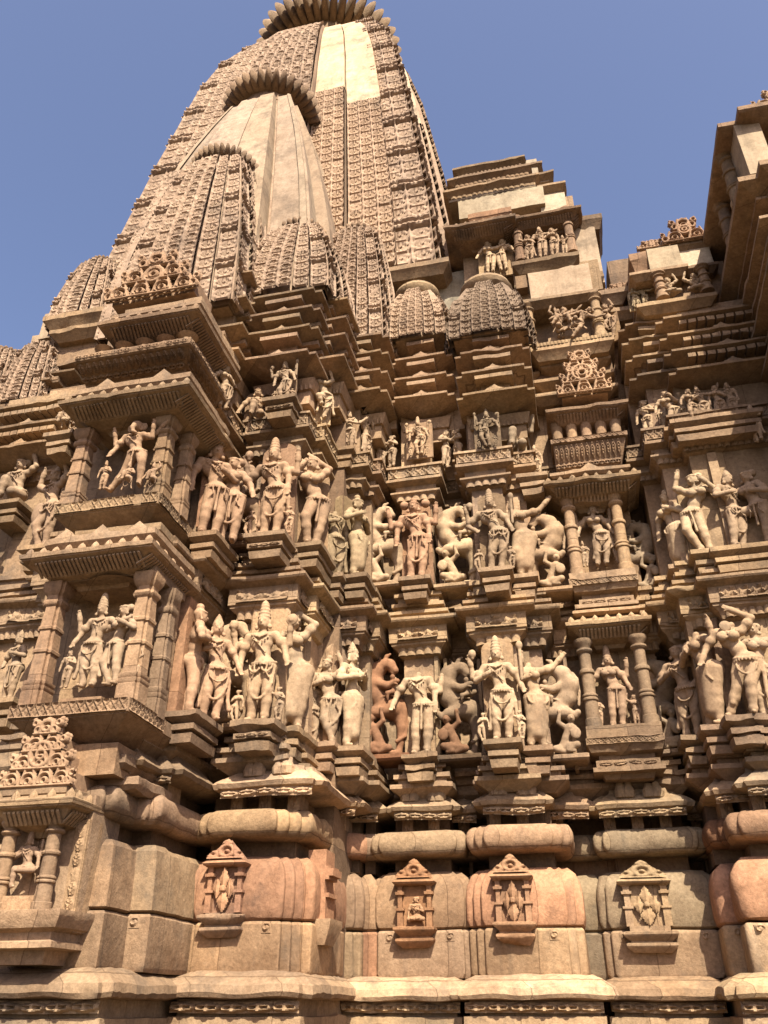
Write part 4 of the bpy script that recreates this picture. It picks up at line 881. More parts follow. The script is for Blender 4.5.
def pediment(parent, xc, y, z0, w, h, tint=TAN, d=.14, seed=0, levels=4):
    """stepped gable pierced by interlaced arches"""
    mb = MB(); k = levels; lw = [w*(1-.80*j/max(1, k-.6)) for j in range(k)]
    for j in range(k):
        a = z0+h*j/k; box(mb, xc-lw[j]/2+.02, xc+lw[j]/2-.02, y+.045, y+d+.25*(1-j/k), a, a+h/k-.006, step=.2)
    c = h/k
    def hf(u, v):
        x = (u-.5)*w; z = v*h; out = np.zeros_like(u)
        def ring(cx, cz, r, t, up=False):
            q = sm(t-np.abs(np.hypot(x-cx, z-cz)-r), .008); return q*(z > cz-r*.55) if up else q
        for j in range(k):
            ww = lw[j]; zb_ = c*j; m = max(1, int(round(ww/(c*1.15)))); inb = np.abs(x) < ww/2+.02
            for q in range(m):
                cx = (q-(m-1)/2)*ww/m
                out = np.maximum(out, ring(cx, zb_+c*.42, c*.40, .011, True)); out = np.maximum(out, ring(cx, zb_+c*.36, c*.17, .010))
                out = np.maximum(out, .9*sm(.012-np.abs(np.abs(x-cx)-c*.52*(1-(z-zb_)/c*.5)), .008)*(z > zb_)*(z < zb_+c)*inb)
            for sg in (-1, 1):
                out = np.maximum(out, ring(sg*(ww/2-.01), zb_+c*.30, c*.20, .012)); out = np.maximum(out, ring(sg*(ww/2+.015), zb_+c*.72, c*.15, .012)); out = np.maximum(out, .9*sm(.015-np.hypot(x-sg*(ww/2+.03), z-zb_-c*.95), .01))
            out = np.maximum(out, sm(.011-np.abs(z-zb_-.010), .006)*inb)
        out = np.maximum(out, ring(0, h*.47, h*.17, .017)); out = np.maximum(out, ring(0, h*.47, h*.07, .014)); out = np.maximum(out, ring(0, h-c*.42, c*.34, .015)); out = np.maximum(out, sm(.02-np.hypot(x, z-h+.01), .01))
        return np.clip(out, 0, 1)
    n = 120
    for y0, dp in ((y, .035), (y+.03, .032)): relief(mb, flat((xc-w*.56, y0, z0), (w*1.12, 0, 0), (0, 0, h*1.04)), n, int(n*h/w), lambda u, v: hf((u-.5)*1.12+.5, v*1.04), dp, lambda u, v: hf((u-.5)*1.12+.5, v*1.04) > .3)
    return mb.build('pediment', 'carved', parent, tint, noise=.003)
# ---- the two storied balcony on the left
XL = ax(10, 705, 4.70); XR = ax(130, 696, 4.70)
nb = niche('balcony', 'lower pillared balcony niche')
ZS = az(130, 696, 4.70)
sill(nb, XL, XR, 4.70, ZS, 5.5)
course(nb, 'base_course', XL+.22, XR-.08, 4.90, 5.5, ZS-.40, ZS-.31, crest=0); course(nb, 'base_course', XL+.35, XR-.02, 5.0, 5.5, ZS-.52, ZS-.43)
mb = MB(); box(mb, XL+.3, XR-.12, 4.85, 5.4, ZS-.45, ZS-.25); sub('base_block', mb, nb, WARM)
mb = MB(); box(mb, XL+.30, XR-.27, 4.80, 5.3, ZS-.01, ZS+.055); sub('base_block', mb, nb, WARM)
ZR = az(152, 541, 4.58)
for px, w in ((140, .125), (49, .125)): square_pillar(nb, ax(px, 640, 4.86), 4.86, ZS, ZR-.12, w, WARM)
square_pillar(nb, ax(162, 650, 5.12), 5.12, ZS-.02, ZR-.13, .10, TAN)
mb = MB(); box(mb, XL+.05, XR-.05, 5.14, 5.3, ZS-.1, ZR+.1); sub('back_wall', mb, nb, TAN)
mb = MB(); box(mb, XL+.02, XR-.02, 4.80, 5.3, ZR-.13, ZR+.02)
xc = (XL+XR)/2
for r in (.10, .16, .22): lathe(mb, xc+.05, 4.98, [(r-.03, ZR-.135), (r, ZR-.16+r*.1), (r+.02, ZR-.14)], 20)
sub('ceiling', mb, nb, TAN)
x0, x1 = ax(19, 559, 4.58), ax(152, 541, 4.58)
awning(nb, x0, x1, 4.58, ZR, 5.4)
course(nb, 'roof_course', x0+.10, x1-.05, 4.68, 5.4, ZR+.10, ZR+.19, crest=3)
course(nb, 'roof_course', x0+.25, x1-.08, 4.80, 5.4, ZR+.19, ZR+.30)
nb2 = niche('balcony', 'upper pillared balcony niche')
ZS2 = az(160, 491, 4.74); X0, X1 = ax(55, 506, 4.74), ax(160, 491, 4.74)
sill(nb2, X0, X1, 4.74, ZS2, 5.5)
mb = MB(); box(mb, X0+.22, X1-.2, 4.82, 5.3, ZS2-.01, ZS2+.04); sub('base_block', mb, nb2, WARM)
ZR2 = az(190, 381, 4.58); x0, x1 = ax(59, 400, 4.58), ax(190, 381, 4.58)
square_pillar(nb2, ax(166, 440, 4.88), 4.88, ZS2, ZR2-.13, .122, (1.12, 1.06, .98)); square_pillar(nb2, ax(83, 460, 4.88), 4.88, ZS2, ZR2-.13, .122, WARM)
square_pillar(nb2, ax(184, 470, 5.12), 5.12, ZS2-.02, ZR2-.13, .10, TAN)
mb = MB(); box(mb, X0+.05, X1-.05, 5.14, 5.3, ZS2-.1, ZR2+.1); sub('back_wall', mb, nb2, TAN)
mb = MB(); box(mb, x0+.28, x1-.28, 4.84, 5.3, ZR2-.14, ZR2+.02); sub('ceiling', mb, nb2, TAN)
awning(nb2, x0, x1, 4.58, ZR2, 5.5)
course(nb2, 'roof_course', x0+.08, x1-.05, 4.66, 5.5, ZR2+.10, ZR2+.19, crest=2)
# flared railing above it
zr0 = az(186, 369, 4.80); zr1 = az(191, 336, 4.60)
rx0, rx1 = ax(86, 382, 4.80), ax(186, 369, 4.80); qx0, qx1 = ax(76, 356, 4.60), ax(191, 336, 4.60)
mb = MB(); sweep(mb, rect(rx0, rx1, 4.80, 5.5), [(-.01, zr0-.03), (0, zr0)]); P0 = np.array
fn_mb = lambda a, b, c_, t: None
zm = zr1-.075
lx0, lx1 = rx0+(qx0-rx0)*.8, rx1+(qx1-rx1)*.8
mb.add([(rx0, 4.80, zr0), (rx1, 4.80, zr0), (lx1, 4.63, zm), (lx0, 4.63, zm), (rx0, 5.5, zr0), (rx1, 5.5, zr0), (lx1, 5.5, zm), (lx0, 5.5, zm)], [(0, 1, 2, 3), (1, 5, 6, 2), (4, 0, 3, 7), (3, 2, 6, 7)])
hh = (zm-zr0)
for f0, f1, tile, n in ((0.04, .40, tile_scroll, 13), (.42, .98, tile_leaf, 15)):
    A = P0((rx0+(lx0-rx0)*f0, 4.797-.17*f0, zr0+hh*f0)); B = P0((rx1+(lx1-rx1)*f0, 4.797-.17*f0, zr0+hh*f0)); D = P0((rx0+(lx0-rx0)*f1, 4.797-.17*f1, zr0+hh*f1))
    relief(mb, flat(A, B-A, D-A), n*10, 14, tiled(tile, n, 1), .028)
    A2 = P0((rx1+(lx1-rx1)*f0+.003, 4.80-.17*f0, zr0+hh*f0)); B2 = A2+P0((0, .6, 0)); D2 = P0((rx1+(lx1-rx1)*f1+.003, 4.80-.17*f1, zr0+hh*f1))
    relief(mb, flat(A2, B2-A2, D2-A2), 90, 14, tiled(tile, 9, 1), .028)
sweep(mb, rect(lx0-.01, lx1+.01, 4.615, 5.5), [(0, zm), (.012, zm+.01), (.012, zr1-.005), (0, zr1)])
band(mb, lx0, lx1, 4.600, zm+.008, zr1-.006, tile_scroll, 16, .016, 8); band(mb, 4.62, 5.3, lx1+.024, zm+.008, zr1-.006, tile_scroll, 10, .016, 8, side='R')
sub('railing', mb, nb2, (.92, .86, .83), noise=.003)
for k in range(5):
    mb = MB(); xk = lx0+.12+k*(lx1-lx0-.24)/4; lathe(mb, xk, 4.80, [(.06, zr1-.02), (.075, zr1+.03), (.08, zr1+.07), (.06, zr1+.11), (.05, zr1+.16), (.09, zr1+.20)], 12); sub('baluster', mb, nb2, WARM)
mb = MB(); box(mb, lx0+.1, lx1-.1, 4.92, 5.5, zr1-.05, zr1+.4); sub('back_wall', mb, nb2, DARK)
z3 = az(199, 306, 4.62); x0, x1 = ax(98, 322, 4.62), ax(199, 306, 4.62)
awning(nb2, x0, x1, 4.62, z3, 5.6, tint=(.95, .9, .87))
course(nb2, 'roof_course', x0+.06, x1-.03, 4.70, 5.6, z3+.10, z3+.17, crest=0); course(nb2, 'roof_course', x0+.16, x1-.05, 4.74, 5.6, z3+.17, z3+.25)
zp = az(150, 296, 4.76); pediment(nb2, ax(153, 290, 4.76), 4.74, zp-.02, .84, az(150, 256, 4.76)-zp, (.95, .84, .78), levels=3)
# ---- base niche at the lower left corner
bn = niche('shrine_niche', 'pillared niche with a pierced gable at the lower left corner')
Y = 4.66; xa, xb = ax(-22, 900, Y), ax(58, 905, Y); zb = az(50, 910, Y); zt = az(60, 806, Y)
mb = MB(); box(mb, xa, xb, 4.86, 5.2, zb-.1, zt+.1); sub('back_wall', mb, bn, TAN)
mb = MB(); sweep(mb, rect(xa-.02, xb+.02, Y-.02, 5.1), zprof([(-.12, zb-.27), (-.10, zb-.20), (-.02, zb-.19), (-.02, zb-.16), (-.05, zb-.15), (-.05, zb-.11), (.0, zb-.09), (.03, zb-.03), (.03, zb), (0, zb+.004)])); sub('sill', mb, bn, TAN)
mb = MB(); box(mb, xa+.1, ax(34, 900, 4.74), 4.74, 4.95, zb, zb+.09); sub('base_block', mb, bn, WARM)
for px in (46, 1): round_pillar(bn, ax(px, 880, 4.76), 4.76, zb, zt-.06, .048, TAN)
mb = MB(); band(mb, xb-.07, xb-.005, 4.83, zb+.01, zt-.08, tile_leaf, 1, .02, 10, rows=6); box(mb, xb-.09, xb, 4.84, 5.0, zb, zt-.05); sub('side_jamb', mb, bn, TAN)
awning(bn, xa-.06, ax(72, 803, Y-.06), Y-.06, zt+.02, 5.1, knobs=True, d=.2)
zpd = az(40, 790, Y+.03); course(bn, 'roof_course', ax(-10, 792, Y), ax(66, 790, Y), Y+.0, 5.1, zpd-.06, zpd+.015)
pediment(bn, ax(43, 760, Y+.03), Y+.02, zpd+.01, .46, az(45, 720, Y)-zpd, (.98, .88, .82), d=.2, levels=4)
# ---- small niches carved on the plinth blocks
def plinth_niche(px, ytop, ybot, ysill, Y, w, flower=True, tint=PINK, side=False):
    x = ax(px, ybot, Y); z0, z1, zs = az(px, ybot, Y), az(px, ytop, Y), az(px, ysill, Y); h = z1-z0
    o = niche('plinth_niche'); f = Y-.05
    mb = MB(); box(mb, x-w*.42, x+w*.42, Y-.012, Y+.1, z0, z0+h*.66, step=.06); mb.build('back_panel', 'stone', o, tint)
    for s_ in (-1, 1):
        mb = MB(); xx = x+s_*w*.38; a = w*.075
        sweep(mb, rect(xx-a, xx+a, f, Y+.05), [(0, z0+h*.02), (0, z0+h*.28), (.012, z0+h*.285), (.012, z0+h*.32), (-.006, z0+h*.325), (-.006, z0+h*.50), (.01, z0+h*.505), (.012, z0+h*.545), (-.004, z0+h*.55), (-.004, z0+h*.62), (.012, z0+h*.64), (.012, z0+h*.66)], step=.05); mb.build('pillar', 'stone', o, tint, noise=.003)
    mb = MB(); sweep(mb, rect(x-w*.52, x+w*.52, f-.03, Y+.05), zprof([(-.03, z0+h*.645), (.0, z0+h*.66), (.012, z0+h*.69), (-.005, z0+h*.72), (-.05, z0+h*.76)]), step=.05); mb.build('cornice', 'stone', o, tint)
    def crest(u, v):
        X = (u-.5); r = np.hypot(X*1.5, v-.38); o_ = sm(.10-np.abs(r-.27), .05); o_ = np.maximum(o_, sm(.09-r, .05)); o_ = np.maximum(o_, .9*sm(.09-np.abs(np.hypot(np.abs(X)-.36, v-.22)-.12), .05)); o_ = np.maximum(o_, sm(.1-np.abs(np.hypot(X, v-.78)-.06), .06)); return np.maximum(o_, sm(.1-v, .04))
    mk = lambda u, v: v < (1.02-np.abs(u-.5)*1.75)
    mb = MB(); V0 = (x-w*.48, f+.006, z0+h*.735); relief(mb, flat(V0, (w*.96, 0, 0), (0, .02, h*.29)), 40, 30, crest, .032, mk)
    hz = z0+h*.735; ww = w*.48
    mb.add([(x-ww, f+.01, hz), (x+ww, f+.01, hz), (x+.02, f+.03, hz+h*.28), (x-.02, f+.03, hz+h*.28), (x-ww, Y+.02, hz), (x+ww, Y+.02, hz), (x+.02, Y+.02, hz+h*.26), (x-.02, Y+.02, hz+h*.26)], [(0, 1, 2, 3), (1, 5, 6, 2), (4, 0, 3, 7), (3, 2, 6, 7)]); mb.build('crest', 'stone', o, tint, noise=.002)
    if flower:
        mb = MB()
        for (dx, z_a, z_b, ww) in ((0, .03, .33, .30), (0, .33, .62, .24), (-.16, .21, .47, .20), (.16, .21, .47, .20)):
            fl = flat((x+dx*w-ww*w/2, f+.008, z0+h*z_a), (ww*w, 0, 0), (0, 0, h*(z_b-z_a))); relief(mb, fl, 10, 12, lambda u, v: .25+.75*np.clip(1-np.abs(u-.5)/(.5*(1-np.abs(v-.5)*2)+.06), 0, 1), .026, lambda u, v: np.abs(u-.5) < .5*(1-np.abs(v-.5)*2)+.05)
        lathe(mb, x, f-.012, [(.0, z0+h*.29), (.02, z0+h*.31), (.024, z0+h*.34), (.02, z0+h*.37), (0, z0+h*.39)], 9)
        mb.build('flower', 'stone', o, tuple(min(1.3, c*1.12) for c in tint), noise=.002)
    mb = MB()
    for zz, dy, hw in ((zs+.075, .0, .54), (zs, .03, .5)): sweep(mb, rect(x-w*hw, x+w*hw, f-.05+dy, Y+.06), [(-.05, zz), (-.01, zz+.03), (0, zz+.045), (0, zz+.06), (-.02, zz+.066)], step=.05)
    box(mb, x-w*.4, x+w*.4, f, Y+.05, zs+.05, z0+.01); mb.build('ledge', 'stone', o, TAN if tint == PINK else tint, noise=.005)
plinth_niche(224, 842, 915, 938, 5.89, .29)
plinth_niche(416, 861, 932, 948, 6.98, .30, flower=False, tint=(.9, .70, .58))
plinth_niche(515, 856, 925, 944, 6.91, .29, tint=(1.1, .92, .84)); plinth_niche(650, 862, 928, 953, 7.30, .37, tint=(1.05, 1.06, 1.0))
# side niche on the return of the left pier, seen edge on
mb = MB(); o = niche('plinth_niche', 'small niche seen edge on')
xs = pl(309, 6.05); zz0, zz1 = az(308, 920, 6.2), az(308, 850, 6.2); hh = zz1-zz0
for a, b, d in ((.0, .30, .06), (.30, .36, .085), (.36, .55, .05), (.55, .60, .08), (.60, .70, .11), (.70, .74, .09), (.74, .98, .055)): sweep(mb, [(xs-.05, 6.14), (xs+.03+d, 6.14), (xs+.03+d, 6.36), (xs-.05, 6.36)], [(0, zz0+hh*a), (0, zz0+hh*b)], closed=True)
mb.build('pillar', 'stone', o, PINK)
mb = MB(); sweep(mb, [(xs-.05, 6.10), (xs+.14, 6.10), (xs+.14, 6.42), (xs-.05, 6.42)], [(-.05, zz0-.16), (0, zz0-.04), (0, zz0)], closed=True); mb.build('ledge', 'stone', o, TAN)
# ---- pillared niches of the narrow bay: lower, then upper
for (lab, yb_, yt, yc, ysl, pxl, pxr, Ys) in (('lower niche between round pillars', 726, 640, 622, 752, (594, 652), 0, 7.06), ('upper niche between round pillars', 572, 496, 486, 590, (577, 627), 0, 7.04)):
    o = niche('shrine_niche', lab)
    zb, zt, ze, zl = az(620, yb_, Ys), az(610, yt, Ys), az(600, yc, Ys-.1), az(625, ysl, Ys)
    xl, xr = ax(pxl[0], yb_, Ys), ax(pxl[1], yb_, Ys)
    for x in (xl, xr): round_pillar(o, x, Ys+.02, zb-.01, zt+.02, .056, TAN)
    mb = MB(); box(mb, xl-.05, xr+.06, Ys+.22, Ys+.5, zb-.05, zt+.1); mb.build('back_wall', 'stone', o, TAN)
    mb = MB(); sweep(mb, rect(xl-.08, xr+.08, Ys-.07, Ys+.5), zprof([(-.12, zl-.2), (-.10, zl-.16), (-.03, zl-.155), (-.03, zl-.12), (-.06, zl-.115), (-.06, zl-.06), (-.09, zl-.05), (-.09, zl-.015), (-.03, zl), (-.005, zl+.05), (0, zl+.055), (0, zl+.11), (-.012, zl+.115), (-.012, zb-.002), (-.03, zb)]), step=.05)
    band(mb, xl-.07, xr+.07, Ys-.071, zl+.057, zl+.107, tile_lattice, 11, .014, 8); band(mb, xl-.0, xr+.0, Ys-.0, zl-.11, zl-.065, tile_scroll, 4, .03, 8)
    mb.build('sill', 'stone', o, TAN, noise=.005)
    awning(o, xl-.13, xr+.13, Ys-.12, ze, Ys+.5, d=.22)
    course(o, 'roof_course', xl-.06, xr+.06, Ys-.06, Ys+.5, ze+.1, ze+.15, tint=(1.15, 1.05, 1))
    mb = MB(); sweep(mb, rect(xl-.03, xr+.03, Ys-.0, Ys+.5), [(0, ze+.14), (0, ze+.23)]); band(mb, xl, xr, Ys-.002, ze+.155, ze+.215, tile_scroll, 5, .03, 8); mb.build('carved_band', 'stone', o, TAN)
# ------------------------------------------------------------------ stacked eaves over the bays
def eave_stack(px0, px1, pxc, ys, Y, depth=.9, tint=TAN, slab=.26, n=1, crest=1, zlow=None):
    """receding pile of sloping slabs; ys are the picture heights of the slab lips, bottom first"""
    zs = [az(pxc, y, Y) for y in ys]; ym = (ys[0]+ys[-1])/2
    x0, x1 = ax(px0, ys[-1], Y), ax(px1, ys[-1], Y)
    for k, z in enumerate(zs):
        zt = zs[k+1]-.10 if k < len(zs)-1 else z+.16
        back = .02*k; mb = MB()
        ply = steps(x0, x1, Y+back, Y+depth, n, .07, .06)
        sweep(mb, ply, zprof([(-slab, z-.105), (-slab*.7, z-.075), (-.04, z-.018), (-.012, z-.012), (0, z-.010), (.004, z+.012), (-.03, z+.022), (-slab*.5, z+.06), (-slab, z+.07)]), step=.06)
        ply2 = steps(x0+.17, x1-.17, Y+back+.17, Y+depth, n, .07, .06)
        sweep(mb, ply2, [(0, z+.02), (0, max(zt+.08, z+.06))], step=.1)
        w = x1-x0
        if k < len(zs)-1:
            m = max(3, int(w/.12))
            for q in range(m):
                xc = x0+.2+(q+.5)*(w-.4)/m; box(mb, xc-.035, xc+.035, Y+back+.035, Y+back+.3, zt+.005, zt+.05)
            for q in range(5):
                if x1 < -1.5: yy = Y+back+.2+q*.14; box(mb, x1-.2, x1-.035, yy, yy+.06, zt+.005, zt+.05)
            if crest and w > .4:
                xc = (x0+x1)/2; yy = Y+back+.05; ww = .13; hh = min(.10, (zt-z)*.7)
                mb.add([(xc-ww, yy, z+.03), (xc-ww*.6, yy, z+.035+hh*.35), (xc-ww*.25, yy+.01, z+.03+hh*.6), (xc, yy+.02, z+.03+hh), (xc+ww*.25, yy+.01, z+.03+hh*.6), (xc+ww*.6, yy, z+.035+hh*.35), (xc+ww, yy, z+.03), (xc-ww, yy+.15, z+.03), (xc, yy+.15, z+.03+hh), (xc+ww, yy+.15, z+.03)], [(0, 6, 5, 4, 3, 2, 1), (0, 1, 2, 3, 8, 7), (3, 4, 5, 6, 9, 8)])
        if k == 0: band(mb, x0+.1, x1-.1, Y+.30, z-.24, z-.13, tile_flute, max(4, int(w/.06)), .03, 5); sweep(mb, rect(x0+.12, x1-.12, Y+.31, Y+depth), [(0, z-.40), (0, z-.24), (.02, z-.235), (.05, z-.12)])
        mb.build('stacked_eave', 'stone', T, tint, noise=.006)
    return x0, x1, zs
eave_stack(200, 248, 235, [348, 322, 294, 268], 5.45, depth=.9, n=0, crest=0)
eave_stack(246, 318, 290, [352, 326, 306, 287], 5.62, depth=.9, n=1)
eave_stack(310, 346, 330, [356, 334, 316, 296], 5.95, depth=.9, n=0, crest=0)
eave_stack(334, 386, 350, [392, 372, 352, 334], 6.45, depth=.8, n=1, tint=(.95, .92, .9))
eave_stack(388, 450, 420, [395, 374, 353, 332], 6.72, depth=.8, n=1)
eave_stack(452, 527, 488, [391, 368, 347, 328], 6.58, depth=.9, n=1)
eave_stack(-30, 52, 20, [425, 402, 380], 6.0, depth=.8, n=1); eave_stack(20, 72, 46, [395, 372], 6.1, depth=.6, n=0)
eave_stack(-20, 76, 40, [441, 420, 399], 5.56, depth=.6, n=0, slab=.22)
eave_stack(618, 700, 660, [372, 352, 333, 316], 6.72, depth=.9, n=1); eave_stack(655, 790, 700, [366, 345, 327, 308], 6.5, depth=.9, n=1)
# infill behind the eaves
for px0, px1, y0, y1, Y in [(180, 250, 380, 262, 5.95), (312, 342, 420, 300, 6.4), (372, 396, 430, 335, 7.0), (440, 462, 430, 335, 7.05), (515, 560, 440, 330, 7.4), (600, 640, 500, 290, 7.45)]:
    Z0, Z1 = az((px0+px1)/2, y0, Y), az((px0+px1)/2, y1, Y); mb = MB(); box(mb, ax(px0, (y0+y1)/2, Y), ax(px1, (y0+y1)/2, Y), Y, Y+.5, Z0, Z1, step=.2); sub('infill_wall', mb, T, TAN)

# ------------------------------------------------------------------ curved towers
def curve(pts):
    zs, ws = zip(*pts)
    return lambda z: np.interp(z, zs, ws)
def facepos(A, B, k, W, s, p, z):
    w = W(z)
    if k == 0: return np.stack([A+s*w, B-p*w, z+0*s], -1), np.array([0, -1, .12])
    if k == 1: return np.stack([A+p*w, B+s*w, z+0*s], -1), np.array([1, 0, .12])
    return np.stack([A-p*w, B-s*w, z+0*s], -1), np.array([-1, 0, .12])
def tower_band(parent, A, B, k, W, s0, s1, p, z0, z1, tile, tw, th, depth, tint, mat='lace', q=10, pin=.9, name='carved_band', stag=0, rowscale=None, jitter=.18):
    wm = float(np.mean(W(np.linspace(z0, z1, 9)))); nx = max(1, int(round((s1-s0)*wm/tw))); ny = max(1, int(round((z1-z0)/th)))
    mb = MB()
    def fn(u, v):
        z = z0+(z1-z0)*v; s = s0+(s1-s0)*u
        P, N = facepos(A, B, k, W, s, p, z); N = N/np.linalg.norm(N)
        return P, np.broadcast_to(N, P.shape)
    if tile is None: h = lambda u, v: 0*u; nu, nv = max(2, nx), max(6, ny)
    else:
        base = tiled(tile, nx, ny, stag, jitter, seed=int(abs(s0*77+z0*13)) % 97)
        def h(u, v):
            r = base(u, v); f = u*nx-np.floor(u*nx); fil = sm(.055-np.minimum(f, 1-f), .02)
            r = np.maximum(r, 1.12*fil)
            return r if rowscale is None else np.clip(r*.8+rowscale(v*ny), 0, 1.7)
        nu, nv = nx*q, ny*q
    relief(mb, fn, nu, nv, h, depth)
    # cheeks of the projecting strip
    zz = np.linspace(z0, z1, 24)
    for s in (s0, s1):
        a, _ = facepos(A, B, k, W, np.full(24, s), p, zz); b, _ = facepos(A, B, k, W, np.full(24, s), pin, zz)
        V = np.concatenate([a, b]); mb.add(V, [(i, i+1, 25+i, 24+i) if s == s0 else (i+1, i, 24+i, 25+i) for i in range(23)])
    if name == 'plaster_slab':
        a, _ = facepos(A, B, k, W, np.array([s0, s1]), p, np.full(2, z1)); b, _ = facepos(A, B, k, W, np.array([s0, s1]), pin, np.full(2, z1)); mb.add(np.concatenate([a, b]), [(0, 1, 3, 2)])
    o = mb.build(name, mat, parent, tint, noise=.004)
    return o
def tower_core(parent, A, B, W, z0, z1, f=.9, tint=TAN, mat='lace'):
    mb = MB(); zz = np.linspace(z0, z1, 24); P = [(-1, -1), (1, -1), (1, 1), (-1, 1)]
    V = [(A+x*W(z)*f, B+y*W(z)*f, z) for z in zz for x, y in P]
    Fc = [(r*4+i, r*4+(i+1) % 4, (r+1)*4+(i+1) % 4, (r+1)*4+i) for r in range(23) for i in range(4)]+[(92, 93, 94, 95)]
    mb.add(V, Fc); return mb.build('core', mat, parent, tint, noise=.006)
def ribbed_disc(parent, A, B, z, R, h, n, tint=TAN, amp=.22, neck=True, lobes=True):
    mb = MB()
    if neck: lathe(mb, A, B, [(R*.72, z-h*1.1), (R*.70, z-h*.3)], 28)
    pr = [(R*(.70+.30*math.cos(a)**.8 if math.cos(a) > 0 else .70), z+h/2*math.sin(a)) for a in np.linspace(-1.5, 1.5, 11)]
    lathe(mb, A, B, pr, n*6, ribs=n, amp=amp); lathe(mb, A, B, [(R*.8, z+h*.4), (R*.55, z+h*.8), (R*.2, z+h)], 24)
    return mb.build('ribbed_disc', 'stone', parent, tint, noise=.004, sharp=50)
def node(name, label=None):
    o = bpy.data.objects.new(name, None); link(o, T)
    if label: o['label'] = label
    return o
LT = (1.0, .96, .94)
ribs = lambda row: np.where((np.floor(row) % 4) == 3, .9*np.abs(np.sin(row*math.pi*2)), 0)
# main spire
A0, B0 = -3.4, 9.6
W0 = curve([(6.5, 1.9), (9.4, 1.95), (9.6, 2.40), (10.9, 2.32), (13.3, 2.05), (15.5, 1.77), (16.7, 1.53), (17.4, 1.30), (17.9, 1.08), (18.1, .9)])
sp = node('main_spire', 'tall curved main spire with pale repaired panels near its top')
tower_core(sp, A0, B0, W0, 6.5, 18.1, .93)
zpl = az(335, 99, 7.7); zpr = az(368, 111, 7.7)
for k in (0, 1, -1):
    tower_band(sp, A0, B0, k, W0, -.40, .26, 1.13, 9.6, 17.98, tile_lace, .22, .22, .055, LT, pin=.95, stag=.5)
    if k == 0:
        tower_band(sp, A0, B0, k, W0, .275, .52, 1.06, 9.0, zpl, tile_lace2, .20, .20, .05, (1.05, .98, .92)); tower_band(sp, A0, B0, k, W0, .54, .80, 1.03, 9.0, zpr, tile_lace2, .20, .20, .05, (1.05, .98, .92))
        tower_band(sp, A0, B0, k, W0, .272, .525, 1.075, zpl, 18.0, None, .2, .3, 0, (1.02, .91, .77), 'plaster', name='plaster_slab'); tower_band(sp, A0, B0, k, W0, .536, .805, 1.05, zpr, 17.9, None, .2, .3, 0, (.97, .86, .73), 'plaster', name='plaster_slab')
        tower_band(sp, A0, B0, k, W0, -.74, -.42, 1.06, 9.6, 17.9, tile_lace2, .21, .21, .05, LT)
    elif k == 1:
        tower_band(sp, A0, B0, k, W0, -.74, -.42, 1.06, 9.6, 13.8, tile_lace2, .21, .21, .05, LT); tower_band(sp, A0, B0, k, W0, -.745, -.41, 1.075, 13.8, 17.9, None, .2, .3, 0, (1.05, 1.0, .92), 'plaster', name='plaster_slab')
        tower_band(sp, A0, B0, k, W0, .38, .74, 1.06, 9.6, 17.9, tile_lace2, .21, .21, .05, LT)
    else: tower_band(sp, A0, B0, k, W0, -.74, -.42, 1.06, 9.6, 17.9, tile_lace2, .21, .21, .05, LT); tower_band(sp, A0, B0, k, W0, .38, .74, 1.06, 9.6, 17.9, tile_lace2, .21, .21, .05, LT)
    for s0, s1 in ((-1.0, -.76), (.76, 1.0)): tower_band(sp, A0, B0, k, W0, s0, s1, 1.0, 9.6, 17.6, tile_lace2, .24, .22, .06, LT, rowscale=ribs)
ribbed_disc(sp, A0, B0, 18.8, 1.38, .52, 44, (.86, .82, .78), amp=.30)
# half spire leaning on the front of the main spire: smooth replastered body
def half_spire(label, px, py, R_px, A, w0, w1, zb, ztop_drop, tint, smooth, tw=.16, disc_n=36, bulge=.55, mat='lace', Y=None, ptop=None):
    r = ray(px, py)
    if Y is None: Y = A*r[1]/r[0]
    x, _, z = at(px, py, Y); A = x; scale = math.hypot(x, Y)
    dep = (r[0]**2+r[1]**2)**.5; R = R_px/F_PX*(Y/r[1]); h = R*.42
    zt = z-h*1.0
    W = curve([(zb+(zt-zb)*t, w0+(w1-w0)*(t**(1/bulge))) for t in np.linspace(0, 1, 9)])
    o = node('half_spire', label)
    tower_core(o, A, Y, W, zb, zt, .90, LT, 'lace')
    for k in (0, 1, -1):
        if smooth:
            zc = zb+(zt-zb)*.06
            for s0, s1, p in ((-1, -.60, .97), (-.56, .02, 1.10), (.07, .52, 1.14), (.58, 1, .97)):
                zc = zb+(zt-zb)*(.62 if k == -1 or (k == 0 and s0 < -.8) else .45 if k == 0 and s0 < 0 else .06)
                tower_band(o, A, Y, k, W, s0, s1, p, zc, zt, None, .2, .3, 0, tint, 'plaster', name='plaster_slab')
                tower_band(o, A, Y, k, W, s0, s1, p, zb, zc, tile_lace2, tw, tw, .04, LT)
        else:
            for s0, s1, p, tl in ((-1, -.66, 1.0, tile_lace2), (-.64, -.32, 1.06, tile_lace2), (-.31, .31, 1.14, tile_lace), (.32, .64, 1.06, tile_lace2), (.66, 1, 1.0, tile_lace2)):
                tower_band(o, A, Y, k, W, s0, s1, p, zb, zt, tl, tw, tw, .04, tint, rowscale=ribs if abs(s0) == 1 or s1 == 1 else None, mat=mat)
    ribbed_disc(o, A, Y, z, R, h, disc_n, tuple(c*.82 for c in LT) if mat == 'lace' else tint, amp=.2)
    return A, Y, z, W
half_spire('smooth plastered half spire with ribbed disc against the main spire', 272, 116, 46, -3.4, 1.22, .46, 7.9, 0, (.66, .59, .56), True)
half_spire('patterned half spire with ribbed disc below the plastered one', 226, 176, 34, -3.4, .62, .34, 7.6, 0, LT, False, tw=.15)
